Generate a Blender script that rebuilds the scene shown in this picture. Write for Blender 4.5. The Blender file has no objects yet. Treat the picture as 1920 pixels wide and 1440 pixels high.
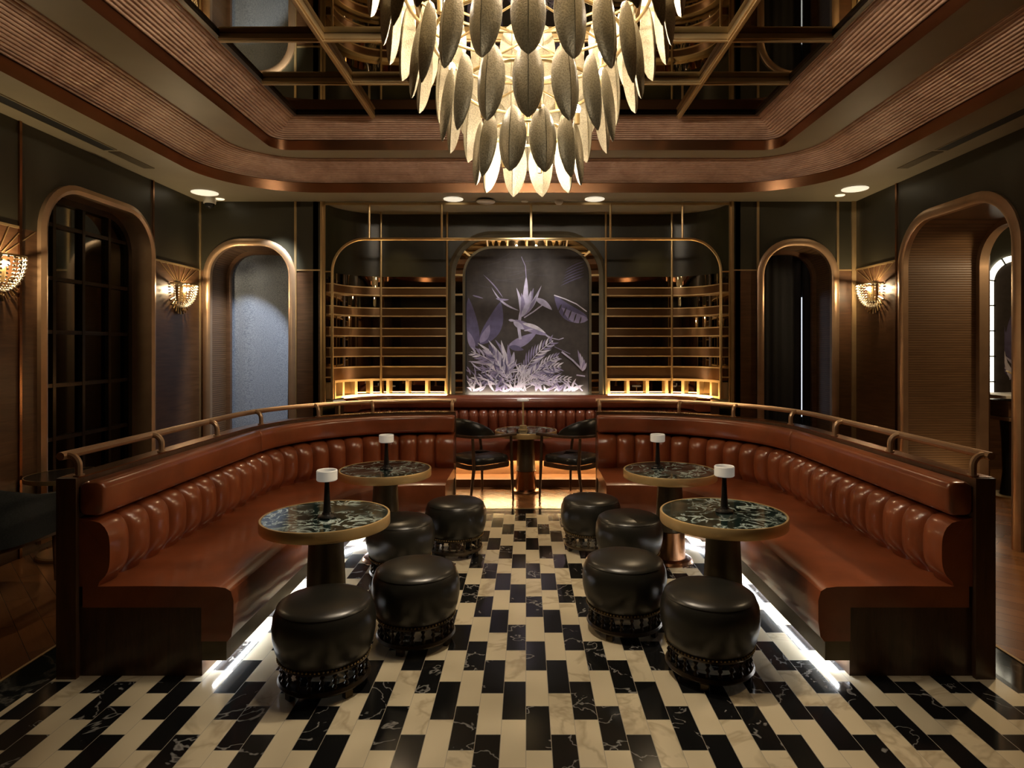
import bpy, bmesh, math, random
from math import pi, sin, cos, radians, sqrt, atan2, tan
from mathutils import Vector, Matrix
random.seed(7)
SC = bpy.context.scene
COL = SC.collection
F = 1187.0            # focal length in pixels of the 1920 wide frame
CX, CY, H = 986.0, 650.0, 1.55

# ------------------------------------------------------------------ camera, world, exposure
cam_d = bpy.data.cameras.new('camera')
cam = bpy.data.objects.new('camera', cam_d)
COL.objects.link(cam)
cam.location = (0, 0, H)
cam.rotation_euler = (pi/2, 0, 0)
cam_d.sensor_fit = 'HORIZONTAL'
cam_d.sensor_width = 36.0
cam_d.lens = F/1920*36.0
cam_d.shift_x = -(CX-960)/1920
cam_d.shift_y = -(720-CY)/1920
cam_d.clip_start = 0.05
SC.camera = cam
SC.view_settings.view_transform = 'Standard'
SC.view_settings.look = 'None'
SC.view_settings.exposure = 0.0
SC.view_settings.gamma = 1.0
SC.view_settings.use_curve_mapping = False
world = bpy.data.worlds.new('world')
SC.world = world
world.use_nodes = True
world.node_tree.nodes['Background'].inputs[0].default_value = (1.0, .82, .6, 1)
world.node_tree.nodes['Background'].inputs[1].default_value = 0.0
try:
    SC.cycles.use_denoising = True
    SC.cycles.sample_clamp_indirect = 4.0
    SC.cycles.max_bounces = 8
    SC.cycles.diffuse_bounces = 4
    SC.cycles.glossy_bounces = 5
    SC.cycles.transmission_bounces = 4
    SC.cycles.caustics_reflective = False
    SC.cycles.caustics_refractive = False
except Exception:
    pass

WARM = (1.0, .74, .44)
GOLD = (1.0, .62, .25)
COOL = (.86, .92, 1.0)

def lamp(name, kind, loc, power, col, target=None, size=.05, spot=60, blend=.6, parent=None):
    d = bpy.data.lights.new(name, kind)
    d.energy = power
    d.color = col
    if kind == 'SPOT':
        d.spot_size = radians(spot); d.spot_blend = blend; d.shadow_soft_size = size
    elif kind == 'POINT':
        d.shadow_soft_size = size
    elif kind == 'AREA':
        d.size = size
    o = bpy.data.objects.new(name, d)
    COL.objects.link(o)
    o.location = loc
    if target is not None:
        o.rotation_euler = (Vector(target)-Vector(loc)).to_track_quat('-Z', 'Y').to_euler()
    return o

# soffit downlights, plus ledge spots without fixtures added to brighten the sofas
LEDGE_FILL = [(-2.58, 3.7, 3.44, 1.75, 3.75, 85, 52), (2.58, 3.7, 3.44, -1.75, 3.75, 85, 52),
        (-2.58, 4.9, 3.44, 1.5, 5.2, 85, 52), (2.58, 4.9, 3.44, -1.5, 5.2, 85, 52)]
for (x, y, z, tx, ty, p, a) in LEDGE_FILL:
    lamp('ceiling_spot', 'SPOT', (x, y, z), p, WARM, (tx, ty, .5), .04, a, .8)
for s in (-1, 1):
    lamp('ceiling_spot', 'SPOT', (s*1.35, 6.5, 3.18), 40, WARM, (s*1.1, 5.2, .5), .04, 80, .9)
    lamp('ceiling_spot', 'SPOT', (s*.83, 7.12, 3.18), 5, WARM, (s*.8, 7.3, 0), .03, 80, .8)
lamp('niche_lamp', 'SPOT', (-2.6, 6.76, 3.19), 260, (.93, .96, 1.0), (-3.35, 7.66, 1.0), .05, 50, .5)
lamp('chandelier_lamp', 'SPOT', (.01, 3.2, 2.40), 62, (1, .84, .62), (.01, 3.2, 0), .04, 90, .8)
lamp('leaf_fill', 'SPOT', (0, -.2, 2.95), 75, (1, .9, .72), (0, 3.2, 2.62), .08, 21, .7)  # added fill without a fixture, brightens the fronts of the chandelier leaves
lamp('picture_lamp', 'SPOT', (.02, 6.92, 3.18), 120, (1, .93, .84), (.02, 7.8, 1.25), .05, 88, .9)
for s in (-1, 1):
    lamp('shelf_lamp', 'SPOT', (s*1.55, 7.4, 3.18), 26, WARM, (s*1.6, 7.85, 1.5), .03, 75, .9)
lamp('portal_lamp', 'SPOT', (4.15, 6.02, .08), 7, WARM, (4.15, 6.3, 1.2), .03, 130, 1.0)
lamp('far_room_lamp', 'POINT', (5.2, 5.4, 2.8), 60, WARM, None, .1)
lamp('passage_lamp', 'SPOT', (3.45, 4.0, 3.18), 150, WARM, (3.0, 3.5, 0), .04, 85, .8)

# ------------------------------------------------------------------ materials
def mat(name):
    m = bpy.data.materials.new(name); m.use_nodes = True
    nt = m.node_tree
    return m, nt, nt.nodes['Principled BSDF']
def N(nt, t, **kw):
    n = nt.nodes.new(t)
    for k, v in kw.items(): setattr(n, k, v)
    return n
def math_(nt, op, a, b=None):
    n = N(nt, 'ShaderNodeMath', operation=op)
    for i, v in enumerate((a, b)):
        if v is None: continue
        if isinstance(v, (int, float)): n.inputs[i].default_value = v
        else: nt.links.new(v, n.inputs[i])
    return n.outputs[0]
def mixc(nt, fac, a, b):
    n = N(nt, 'ShaderNodeMix', data_type='RGBA')
    for i, v in ((0, fac), (6, a), (7, b)):
        if isinstance(v, (int, float)): n.inputs[i].default_value = v
        elif isinstance(v, tuple): n.inputs[i].default_value = (*v, 1) if len(v) == 3 else v
        else: nt.links.new(v, n.inputs[i])
    return n.outputs[2]
def ramp(nt, fac, stops):
    n = N(nt, 'ShaderNodeValToRGB')
    e = n.color_ramp.elements
    while len(e) < len(stops): e.new(.5)
    for i, (p, c) in enumerate(stops):
        e[i].position = p; e[i].color = (*c, 1) if len(c) == 3 else c
    nt.links.new(fac, n.inputs[0])
    return n.outputs[0]
def coords(nt, scale=(1, 1, 1), kind='Object'):
    tc = N(nt, 'ShaderNodeTexCoord'); mp = N(nt, 'ShaderNodeMapping')
    mp.inputs['Scale'].default_value = scale
    nt.links.new(tc.outputs[kind], mp.inputs[0])
    return mp.outputs[0]
def noise(nt, vec, scale, detail=3, rough=.5, dist=0):
    n = N(nt, 'ShaderNodeTexNoise')
    n.inputs['Scale'].default_value = scale; n.inputs['Detail'].default_value = detail
    n.inputs['Roughness'].default_value = rough; n.inputs['Distortion'].default_value = dist
    if vec is not None: nt.links.new(vec, n.inputs['Vector'])
    return n.outputs[0]
def bump(nt, b, h, strength=.2, dist=.002):
    n = N(nt, 'ShaderNodeBump')
    n.inputs['Strength'].default_value = strength; n.inputs['Distance'].default_value = dist
    nt.links.new(h, n.inputs['Height']); nt.links.new(n.outputs[0], b.inputs['Normal'])
def plain(name, c, rough=.5, metal=0.0, var=.15, vs=8, bmp=0, bs=200, coat=0, spec=.5):
    m, nt, b = mat(name)
    v = coords(nt)
    n = noise(nt, v, vs, 4)
    lo = tuple(x*(1-var) for x in c); hi = tuple(min(1, x*(1+var)) for x in c)
    nt.links.new(ramp(nt, n, [(.3, lo), (.7, hi)]), b.inputs['Base Color'])
    b.inputs['Roughness'].default_value = rough; b.inputs['Metallic'].default_value = metal
    b.inputs['Coat Weight'].default_value = coat
    b.inputs['Specular IOR Level'].default_value = spec
    if bmp: bump(nt, b, noise(nt, v, bs, 2), bmp, .001)
    return m
def wood(name, c1, c2, scale=(1, 1, 12), rough=.4, coat=.1, ns=3.0):
    m, nt, b = mat(name)
    v = coords(nt, scale)
    n1 = noise(nt, v, ns, 6, .6, .6)
    n2 = noise(nt, v, ns*6, 3, .6)
    f = math_(nt, 'ADD', math_(nt, 'MULTIPLY', n1, .7), math_(nt, 'MULTIPLY', n2, .3))
    nt.links.new(ramp(nt, f, [(.32, c1), (.68, c2)]), b.inputs['Base Color'])
    b.inputs['Roughness'].default_value = rough; b.inputs['Coat Weight'].default_value = coat
    bump(nt, b, n2, .12, .001)
    return m
def emit(name, c, strength):
    m, nt, b = mat(name)
    b.inputs['Base Color'].default_value = (*c, 1)
    b.inputs['Emission Color'].default_value = (*c, 1)
    b.inputs['Emission Strength'].default_value = strength
    return m

def floor_tiles():
    m, nt, b = mat('marble_tiles')
    tc = N(nt, 'ShaderNodeTexCoord'); sp = N(nt, 'ShaderNodeSeparateXYZ')
    nt.links.new(tc.outputs['Object'], sp.inputs[0])
    X, Y = sp.outputs[0], sp.outputs[1]
    u = math_(nt, 'DIVIDE', X, .1)
    col = math_(nt, 'FLOOR', u)
    fx = math_(nt, 'FRACT', u)
    v = math_(nt, 'DIVIDE', math_(nt, 'ADD', math_(nt, 'SUBTRACT', Y, 2.43), math_(nt, 'MULTIPLY', col, .2)), .3)
    idx = math_(nt, 'FLOOR', v)
    fy = math_(nt, 'FRACT', v)
    half = math_(nt, 'FRACT', math_(nt, 'MULTIPLY', idx, .5))
    black = math_(nt, 'LESS_THAN', half, .25)
    ex = math_(nt, 'ABSOLUTE', math_(nt, 'SUBTRACT', fx, .5))
    ey = math_(nt, 'ABSOLUTE', math_(nt, 'SUBTRACT', fy, .5))
    grout = math_(nt, 'MAXIMUM', math_(nt, 'GREATER_THAN', ex, .488), math_(nt, 'GREATER_THAN', ey, .4955))
    cb = N(nt, 'ShaderNodeCombineXYZ')
    nt.links.new(col, cb.inputs[0]); nt.links.new(idx, cb.inputs[1])
    wn = N(nt, 'ShaderNodeTexWhiteNoise', noise_dimensions='3D'); nt.links.new(cb.outputs[0], wn.inputs[0])
    off = N(nt, 'ShaderNodeVectorMath', operation='MULTIPLY_ADD')
    nt.links.new(wn.outputs['Color'], off.inputs[0]); off.inputs[1].default_value = (9, 9, 9)
    nt.links.new(tc.outputs['Object'], off.inputs[2])
    vec = off.outputs[0]
    n1 = noise(nt, vec, 4.0, 4, .55, .45)
    veinA = math_(nt, 'SUBTRACT', 1, math_(nt, 'MULTIPLY', math_(nt, 'ABSOLUTE', math_(nt, 'SUBTRACT', n1, .5)), 75))
    veinA = math_(nt, 'MAXIMUM', veinA, 0)
    n2 = noise(nt, vec, 11, 2, .5)
    msk = math_(nt, 'GREATER_THAN', math_(nt, 'MULTIPLY', n2, math_(nt, 'ADD', wn.outputs['Value'], .45)), .48)
    veinB = math_(nt, 'MULTIPLY', veinA, msk)
    n3 = noise(nt, vec, 3.0, 4, .55, .5)
    veinC = math_(nt, 'MAXIMUM', math_(nt, 'SUBTRACT', 1, math_(nt, 'MULTIPLY', math_(nt, 'ABSOLUTE', math_(nt, 'SUBTRACT', n3, .5)), 22)), 0)
    veinC = math_(nt, 'MULTIPLY', veinC, math_(nt, 'GREATER_THAN', wn.outputs['Value'], .45))
    cream = mixc(nt, math_(nt, 'MULTIPLY', veinC, .5), (.64, .545, .37), (.30, .22, .13))
    blk = mixc(nt, math_(nt, 'MULTIPLY', veinB, .42), (.008, .008, .008), (.55, .52, .48))
    c = mixc(nt, black, cream, blk)
    c = mixc(nt, grout, c, (.3, .26, .19))
    nt.links.new(c, b.inputs['Base Color'])
    nt.links.new(math_(nt, 'ADD', math_(nt, 'MULTIPLY', grout, .4), .13), b.inputs['Roughness'])
    return m
def green_marble(name, base=(.008, .017, .015), vein=(.5, .6, .55), amt=1.0, sc=8.5):
    m, nt, b = mat(name)
    v = coords(nt)
    oi = N(nt, 'ShaderNodeObjectInfo')
    ad = N(nt, 'ShaderNodeVectorMath', operation='ADD')
    cb = N(nt, 'ShaderNodeCombineXYZ')
    nt.links.new(math_(nt, 'MULTIPLY', oi.outputs['Random'], 50), cb.inputs[0])
    nt.links.new(v, ad.inputs[0]); nt.links.new(cb.outputs[0], ad.inputs[1])
    n1 = noise(nt, ad.outputs[0], sc, 5, .58, 1.0)
    a = math_(nt, 'MAXIMUM', math_(nt, 'SUBTRACT', 1, math_(nt, 'MULTIPLY', math_(nt, 'ABSOLUTE', math_(nt, 'SUBTRACT', n1, .5)), 22)), 0)
    n2 = noise(nt, ad.outputs[0], sc*.6, 2)
    msk = ramp(nt, n2, [(.36, (.06, .06, .06)), (.56, (1, 1, 1))])
    f = math_(nt, 'MULTIPLY', math_(nt, 'MULTIPLY', a, msk), amt)
    nt.links.new(mixc(nt, f, base, vein), b.inputs['Base Color'])
    b.inputs['Roughness'].default_value = .08
    return m
def planks():
    m, nt, b = mat('oak_planks')
    tc = N(nt, 'ShaderNodeTexCoord'); mp = N(nt, 'ShaderNodeMapping')
    mp.inputs['Rotation'].default_value = (0, 0, radians(45))
    nt.links.new(tc.outputs['Object'], mp.inputs[0])
    br = N(nt, 'ShaderNodeTexBrick')
    br.inputs['Color1'].default_value = (.22, .095, .036, 1); br.inputs['Color2'].default_value = (.34, .15, .055, 1)
    br.inputs['Mortar'].default_value = (.1, .05, .02, 1)
    br.inputs['Scale'].default_value = 1; br.inputs['Mortar Size'].default_value = .002
    br.inputs['Brick Width'].default_value = .9; br.inputs['Row Height'].default_value = .12
    nt.links.new(mp.outputs[0], br.inputs[0])
    mp2 = N(nt, 'ShaderNodeMapping'); mp2.inputs['Scale'].default_value = (1.2, 14, 1)
    nt.links.new(mp.outputs[0], mp2.inputs[0])
    g = noise(nt, mp2.outputs[0], 3, 5, .6, .4)
    nt.links.new(mixc(nt, math_(nt, 'MULTIPLY', g, .55), br.outputs[0], (.12, .045, .015)), b.inputs['Base Color'])
    b.inputs['Roughness'].default_value = .22
    return m
def wall_mat():
    """walnut dado below 2.42 m, very dark green lacquer above it"""
    m, nt, b = mat('walnut_and_green_wall')
    tc = N(nt, 'ShaderNodeTexCoord'); sp = N(nt, 'ShaderNodeSeparateXYZ')
    nt.links.new(tc.outputs['Object'], sp.inputs[0])
    v = coords(nt, (2, 2, 22))
    n1 = noise(nt, v, 1.6, 6, .6, .5)
    wd = ramp(nt, n1, [(.3, (.06, .027, .012)), (.7, (.125, .06, .027))])
    gr = ramp(nt, noise(nt, coords(nt), 1.5, 3), [(.3, (.030, .027, .016)), (.7, (.040, .036, .022))])
    up = math_(nt, 'GREATER_THAN', sp.outputs[2], 2.42)
    nt.links.new(mixc(nt, up, wd, gr), b.inputs['Base Color'])
    b.inputs['Roughness'].default_value = .38
    return m
def ribbed_wall(name, c1, c2, pitch):
    m, nt, b = mat(name)
    tc = N(nt, 'ShaderNodeTexCoord'); sp = N(nt, 'ShaderNodeSeparateXYZ')
    nt.links.new(tc.outputs['Object'], sp.inputs[0])
    w = math_(nt, 'ABSOLUTE', math_(nt, 'SINE', math_(nt, 'MULTIPLY', sp.outputs[2], pi/pitch)))
    v = coords(nt, (1.5, 1.5, 30))
    n1 = noise(nt, v, 2, 4, .6, .3)
    c = ramp(nt, n1, [(.3, c1), (.7, c2)])
    groove = math_(nt, 'LESS_THAN', w, .28)
    nt.links.new(mixc(nt, groove, c, tuple(x*.6 for x in c1)), b.inputs['Base Color'])
    b.inputs['Roughness'].default_value = .4
    bump(nt, b, w, .4, .003)
    return m
def leather(name, c, rough=.34, var=.2, coat=0):
    m, nt, b = mat(name)
    v = coords(nt)
    n = noise(nt, v, 5, 5, .6)
    lo = tuple(x*(1-var) for x in c); hi = tuple(x*(1+var) for x in c)
    nt.links.new(ramp(nt, n, [(.3, lo), (.7, hi)]), b.inputs['Base Color'])
    b.inputs['Roughness'].default_value = rough
    b.inputs['Coat Weight'].default_value = coat; b.inputs['Coat Roughness'].default_value = .16
    bump(nt, b, noise(nt, v, 260, 2), .12, .001)
    return m
def fabric(name, c, rough=.9, sc=(160, 160, 160), c2=None):
    m, nt, b = mat(name)
    n = noise(nt, coords(nt, sc), 1.0, 2)
    lo = tuple(x*.7 for x in c); hi = c2 or tuple(x*1.25 for x in c)
    nt.links.new(ramp(nt, n, [(.35, lo), (.65, hi)]), b.inputs['Base Color'])
    b.inputs['Roughness'].default_value = rough
    b.inputs['Sheen Weight'].default_value = .03
    bump(nt, b, n, .3, .002)
    return m
def mirror(name, c, rough=.02):
    m, nt, b = mat(name)
    n = noise(nt, coords(nt), 2.0, 2)
    nt.links.new(ramp(nt, n, [(.3, tuple(x*.92 for x in c)), (.7, c)]), b.inputs['Base Color'])
    b.inputs['Metallic'].default_value = 1; b.inputs['Roughness'].default_value = rough
    return m
def leaf_metal():
    m, nt, b = mat('pewter_leaf')
    tc = N(nt, 'ShaderNodeTexCoord')
    w1 = N(nt, 'ShaderNodeTexVoronoi'); w1.inputs['Scale'].default_value = 130
    nt.links.new(tc.outputs['Object'], w1.inputs[0])
    nt.links.new(ramp(nt, w1.outputs[0], [(.1, (.18, .15, .092)), (.7, (.31, .26, .165))]), b.inputs['Base Color'])
    b.inputs['Metallic'].default_value = .35; b.inputs['Roughness'].default_value = .42
    bump(nt, b, w1.outputs[0], .35, .002)
    return m

M = {}
M['tiles'] = floor_tiles()
M['border'] = green_marble('black_border_marble', (.007, .008, .007), (.4, .38, .33), .2, 3)
M['planks'] = planks()
M['wall'] = wall_mat()
M['ceil'] = plain('olive_plaster', (.30, .26, .175), .45, 0, .06, 3)
M['ribs'] = wood('ribbed_walnut', (.34, .19, .125), (.60, .39, .27), (1.4, 1.4, 1.4), .42, .05, 2.2)
M['bronze'] = plain('copper_bronze', (.34, .17, .085), .26, 1, .12, 3)
M['shelf'] = plain('satin_bronze', (.26, .15, .075), .30, .9, .12, 3)
M['rim'] = plain('table_rim_brass', (.68, .48, .22), .36, .6, .1, 6)
M['edge'] = plain('satin_gold_edge', (.80, .60, .32), .4, .5, .08, 6)
M['brass'] = plain('brushed_brass', (.56, .40, .20), .34, .7, .1, 6)
M['pbrass'] = plain('pink_brass', (.54, .36, .22), .34, .75, .1, 6)
M['gold'] = plain('polished_gold', (.76, .56, .28), .28, .85, .08, 6)
M['reveal'] = ribbed_wall('ribbed_reveal_wood', (.13, .07, .033), (.2, .11, .052), .024)
M['leather'] = leather('chestnut_leather', (.25, .066, .023), .30, .22, .6)
M['leather2'] = leather('dark_chestnut_leather', (.20, .05, .022), .3, .18, .4)
M['black'] = leather('black_leather', (.017, .016, .0125), .30, .15)
M['walnut'] = wood('dark_walnut', (.045, .021, .010), (.10, .05, .024), (9, 9, 1), .35, .1)
M['walnut2'] = wood('mid_walnut', (.10, .048, .022), (.19, .10, .05), (1, 1, 9), .35, .1)
M['ebony'] = plain('ebony_bronze', (.05, .035, .02), .3, .75, .2, 9)
M['dbronze'] = plain('dark_bronze', (.13, .105, .065), .4, .6, .15, 6)
M['gmarble'] = green_marble('green_marble')
M['nail'] = plain('antique_brass', (.42, .30, .14), .35, 1, .1, 20)
M['white'] = plain('white_ceramic', (.78, .74, .66), .4, 0, .03)
M['lampblack'] = plain('black_lacquer', (.012, .011, .01), .25, 0, .1)
M['mirror'] = mirror('bronze_mirror', (.42, .34, .24))
M['cmirror'] = mirror('smoked_ceiling_mirror', (.40, .35, .25))
M['wmirror'] = mirror('smoked_window_mirror', (.10, .088, .06), .05)
M['leaf'] = leaf_metal()
M['bluecurt'] = fabric('blue_grey_weave', (.23, .28, .38), .95, (90, 90, 160), (.34, .40, .50))
M['blackcurt'] = fabric('black_velvet', (.012, .011, .011), .9)
M['greyfab'] = fabric('charcoal_fabric', (.014, .015, .013), .95, (120, 120, 120))
M['led'] = emit('cool_led', COOL, 85)
M['wled'] = emit('amber_led', GOLD, 42)
M['wled2'] = emit('amber_led_bright', (1, .66, .30), 120)
M['artled'] = emit('white_led', (1, .93, .8), 130)
M['bulb'] = emit('warm_bulb', (1, .88, .72), 95)
M['lbulb'] = emit('lowest_bulb', (1, .90, .76), 420)
M['fillbulb'] = emit('canopy_fill_bulb', (1, .84, .64), 1900)
M['sbulb'] = emit('sconce_bulb', (1, .74, .42), 1500)
M['drum'] = emit('glowing_white_drum', (.85, .80, .70), .16)
M['bigdisc'] = emit('round_light_diffuser', (1, .92, .72), .75)
M['disc'] = emit('lit_disc', (1, .88, .62), 1.1)
M['archlight'] = emit('arch_light', (1, .92, .7), 5)
M['day'] = emit('daylight_pane', (.75, .85, 1), 1.6)
M['crystal'] = plain('crystal_bead', (.72, .64, .5), .12, .25, .1, 30)
M['vent'] = plain('black_slot', (.01, .011, .011), .5)
M['plastic'] = plain('white_plastic', (.68, .64, .55), .4, 0, .03)
M['glass'] = plain('dark_glass', (.02, .02, .02), .05)

# ------------------------------------------------------------------ mesh builder
def wloc(o):
    v = Vector((0, 0, 0))
    while o is not None:
        v = v+o.location; o = o.parent
    return v
class MB:
    def __init__(s): s.v = []; s.f = []; s.mi = []; s.cur = 0
    def add(s, verts, faces):
        n = len(s.v); s.v += [tuple(v) for v in verts]
        for f in faces: s.f.append([i+n for i in f]); s.mi.append(s.cur)
        return s
    def box(s, x0, x1, y0, y1, z0, z1):
        v = [(x, y, z) for z in (z0, z1) for y in (y0, y1) for x in (x0, x1)]
        return s.add(v, [(0, 2, 3, 1), (4, 5, 7, 6), (0, 1, 5, 4), (2, 6, 7, 3), (0, 4, 6, 2), (1, 3, 7, 5)])
    def obox(s, c, d, half):
        """box around c with its long axis along d: half=(along, side, up)"""
        d = Vector(d).normalized(); up = Vector((0, 0, 1))
        if abs(d.z) > .95: up = Vector((0, 1, 0))
        sd = d.cross(up).normalized(); up = sd.cross(d)
        c = Vector(c); v = []
        for k in (-1, 1):
            for j in (-1, 1):
                for i in (-1, 1): v.append(c+d*half[0]*i+sd*half[1]*j+up*half[2]*k)
        return s.add(v, [(0, 2, 3, 1), (4, 5, 7, 6), (0, 1, 5, 4), (2, 6, 7, 3), (0, 4, 6, 2), (1, 3, 7, 5)])
    def grid(s, rows, cr=False, cp=False):
        """rows: list of equal length point lists; cr closes over rows, cp closes each row"""
        n, m = len(rows), len(rows[0])
        v = [p for r in rows for p in r]; f = []
        for i in range(n if cr else n-1):
            a = i*m; b = ((i+1) % n)*m
            for j in range(m if cp else m-1):
                k = (j+1) % m
                f.append((a+j, a+k, b+k, b+j))
        return s.add(v, f)
    def lathe(s, prof, c=(0, 0, 0), n=40, a0=0, a1=2*pi):
        full = abs(a1-a0-2*pi) < 1e-6
        k = n if full else n+1
        rows = []
        for i in range(k):
            a = a0+(a1-a0)*i/n
            rows.append([(c[0]+r*cos(a), c[1]+r*sin(a), c[2]+z) for r, z in prof])
        return s.grid(rows, cr=full)
    def tube(s, pts, r, n=10, closed=False, caps=True):
        P = [Vector(p) for p in pts]; k = len(P)
        rs = r if isinstance(r, (list, tuple)) else [r]*k
        rows = []; up = None
        for i in range(k):
            if closed: t = (P[(i+1) % k]-P[i-1])
            else: t = P[min(i+1, k-1)]-P[max(i-1, 0)]
            t = t.normalized()
            if up is None:
                up = Vector((0, 0, 1)) if abs(t.z) < .9 else Vector((1, 0, 0))
            sd = t.cross(up)
            if sd.length < 1e-5: sd = t.cross(Vector((0, 1, 0)))
            sd.normalize(); up = sd.cross(t).normalized()
            rows.append([P[i]+(sd*cos(2*pi*j/n)+up*sin(2*pi*j/n))*rs[i] for j in range(n)])
        b = len(s.v)
        s.grid(rows, cr=closed, cp=True)
        if not closed and caps:
            s.f.append(list(range(b, b+n))); s.mi.append(s.cur)
            s.f.append(list(range(b+(k-1)*n, b+k*n))); s.mi.append(s.cur)
        return s
    def ball(s, c, r, nu=8, nv=6, sz=1.0):
        pr = [(max(1e-5, r*sin(pi*i/nv)), -r*sz*cos(pi*i/nv)) for i in range(nv+1)]
        return s.lathe(pr, c, nu)
    def sweep(s, path, prof, mapf=None, closed=False, cprof=True, caps=True):
        mapf = mapf or (lambda u, v, w: (u, v, w))
        rows = [[mapf(x+t*nx, y+t*ny, w) for t, w in prof] for x, y, nx, ny in path]
        b = len(s.v); m = len(prof)
        s.grid(rows, cr=closed, cp=cprof)
        if caps and not closed and cprof:
            s.fan(range(b, b+m), prof)
            s.fan(range(b+(len(rows)-1)*m, b+len(rows)*m), prof)
        return s
    def fan(s, ids, prof):
        ids = list(ids)
        s.f.append(ids); s.mi.append(s.cur)
    def plate(s, loops, mapf):
        bm = bmesh.new(); es = []
        for L in loops:
            vs = [bm.verts.new((p[0], p[1], 0)) for p in L]
            for i in range(len(vs)): es.append(bm.edges.new((vs[i], vs[(i+1) % len(vs)])))
        bmesh.ops.triangle_fill(bm, use_beauty=True, edges=es)
        bm.verts.index_update()
        v = [mapf(q.co.x, q.co.y) for q in bm.verts]
        f = [[q.index for q in fc.verts] for fc in bm.faces]
        bm.free()
        return s.add(v, f)
    def build(s, name, m, parent=None, smooth=35, bevel=0, tri=False):
        me = bpy.data.meshes.new(name)
        off = wloc(parent) if parent is not None else Vector((0, 0, 0))
        me.from_pydata([tuple(Vector(v)-off) for v in s.v], [], s.f)
        ms = m if isinstance(m, (list, tuple)) else [m]
        for k in ms: me.materials.append(k)
        for p, i in zip(me.polygons, s.mi): p.material_index = i
        bm = bmesh.new(); bm.from_mesh(me)
        bmesh.ops.remove_doubles(bm, verts=bm.verts, dist=1e-5)
        bmesh.ops.recalc_face_normals(bm, faces=bm.faces)
        bm.to_mesh(me); bm.free()
        if smooth:
            me.shade_smooth(); me.set_sharp_from_angle(angle=radians(smooth))
        o = bpy.data.objects.new(name, me); COL.objects.link(o)
        if parent is not None: o.parent = parent
        if bevel:
            b = o.modifiers.new('bevel', 'BEVEL'); b.width = bevel; b.segments = 2; b.limit_method = 'ANGLE'
        return o
def empty(name, loc, label, cat, group=None, rz=0):
    o = bpy.data.objects.new(name, None); COL.objects.link(o)
    o.location = loc; o.rotation_euler = (0, 0, rz); o.empty_display_size = .1
    o['label'] = label; o['category'] = cat
    if group: o['group'] = group
    return o
def tag(o, label, cat, group=None):
    o['label'] = label; o['category'] = cat
    if group: o['group'] = group
    return o
def struct(o, label=None):
    o['kind'] = 'structure'
    if label: o['label'] = label
    return o
KIDS = {}
def kids(o): return [c for c in COL.objects if c.parent is o]
def dup(o, parent=None):
    c = o.copy(); COL.objects.link(c); c.parent = parent
    for k in kids(o): dup(k, c)
    return c
def rpath(pts, rad, closed=False, seg=10):
    """polyline with filleted corners -> (x, y, nx, ny), n = left normal"""
    n = len(pts); out = []
    rad = rad if isinstance(rad, (list, tuple)) else [rad]*n
    for i in range(n):
        p = Vector(pts[i])
        if not closed and i in (0, n-1):
            d = (Vector(pts[1])-p) if i == 0 else (p-Vector(pts[n-2]))
            d.normalize(); out.append((p.x, p.y, -d.y, d.x)); continue
        a = (p-Vector(pts[i-1])).normalized(); b = (Vector(pts[(i+1) % n])-p).normalized()
        na = Vector((-a.y, a.x)); nb = Vector((-b.y, b.x)); r = rad[i]
        cr = a.x*b.y-a.y*b.x; phi = atan2(cr, a.dot(b))
        if r < 1e-6 or abs(phi) < 1e-6:
            q = (na+nb)/(1+na.dot(nb)); out.append((p.x, p.y, q.x, q.y)); continue
        l = r*tan(abs(phi)/2); st = p-a*l; sg = 1 if phi > 0 else -1
        c = st+na*r*sg
        for k in range(seg+1):
            t = phi*k/seg
            nv = Vector((na.x*cos(t)-na.y*sin(t), na.x*sin(t)+na.y*cos(t)))
            q = c-nv*r*sg
            out.append((q.x, q.y, nv.x, nv.y))
    return out
def off(path, t): return [(x+t*nx, y+t*ny) for x, y, nx, ny in path]
def resample(path, ss):
    """samples at the arc lengths ss"""
    L = [0]
    for i in range(1, len(path)): L.append(L[-1]+math.hypot(path[i][0]-path[i-1][0], path[i][1]-path[i-1][1]))
    out = []; j = 0
    for s in ss:
        s = min(max(s, 0), L[-1])
        while j < len(L)-2 and L[j+1] < s: j += 1
        f = (s-L[j])/max(1e-9, L[j+1]-L[j]); a = path[j]; b = path[j+1]
        q = [a[k]+(b[k]-a[k])*f for k in range(4)]
        h = math.hypot(q[2], q[3]); out.append((q[0], q[1], q[2]/h, q[3]/h))
    return out
def plen(path): return sum(math.hypot(path[i][0]-path[i-1][0], path[i][1]-path[i-1][1]) for i in range(1, len(path)))
def rect(x0, x1, y0, y1): return [(x0, y0), (x1, y0), (x1, y1), (x0, y1)]
def arch(x0, x1, z0, z1, r, seg=10):
    """open arch from bottom right up and over to bottom left; left normal points into the opening"""
    return rpath([(x1, z0), (x1, z1), (x0, z1), (x0, z0)], [0, r, r, 0], False, seg)
def sq(r): return [(-r, -r), (r, -r), (r, r), (-r, r)]

XL, XR, YB, YF, ZC = -3.706, 3.75, 7.2, -3.0, 3.2
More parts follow.
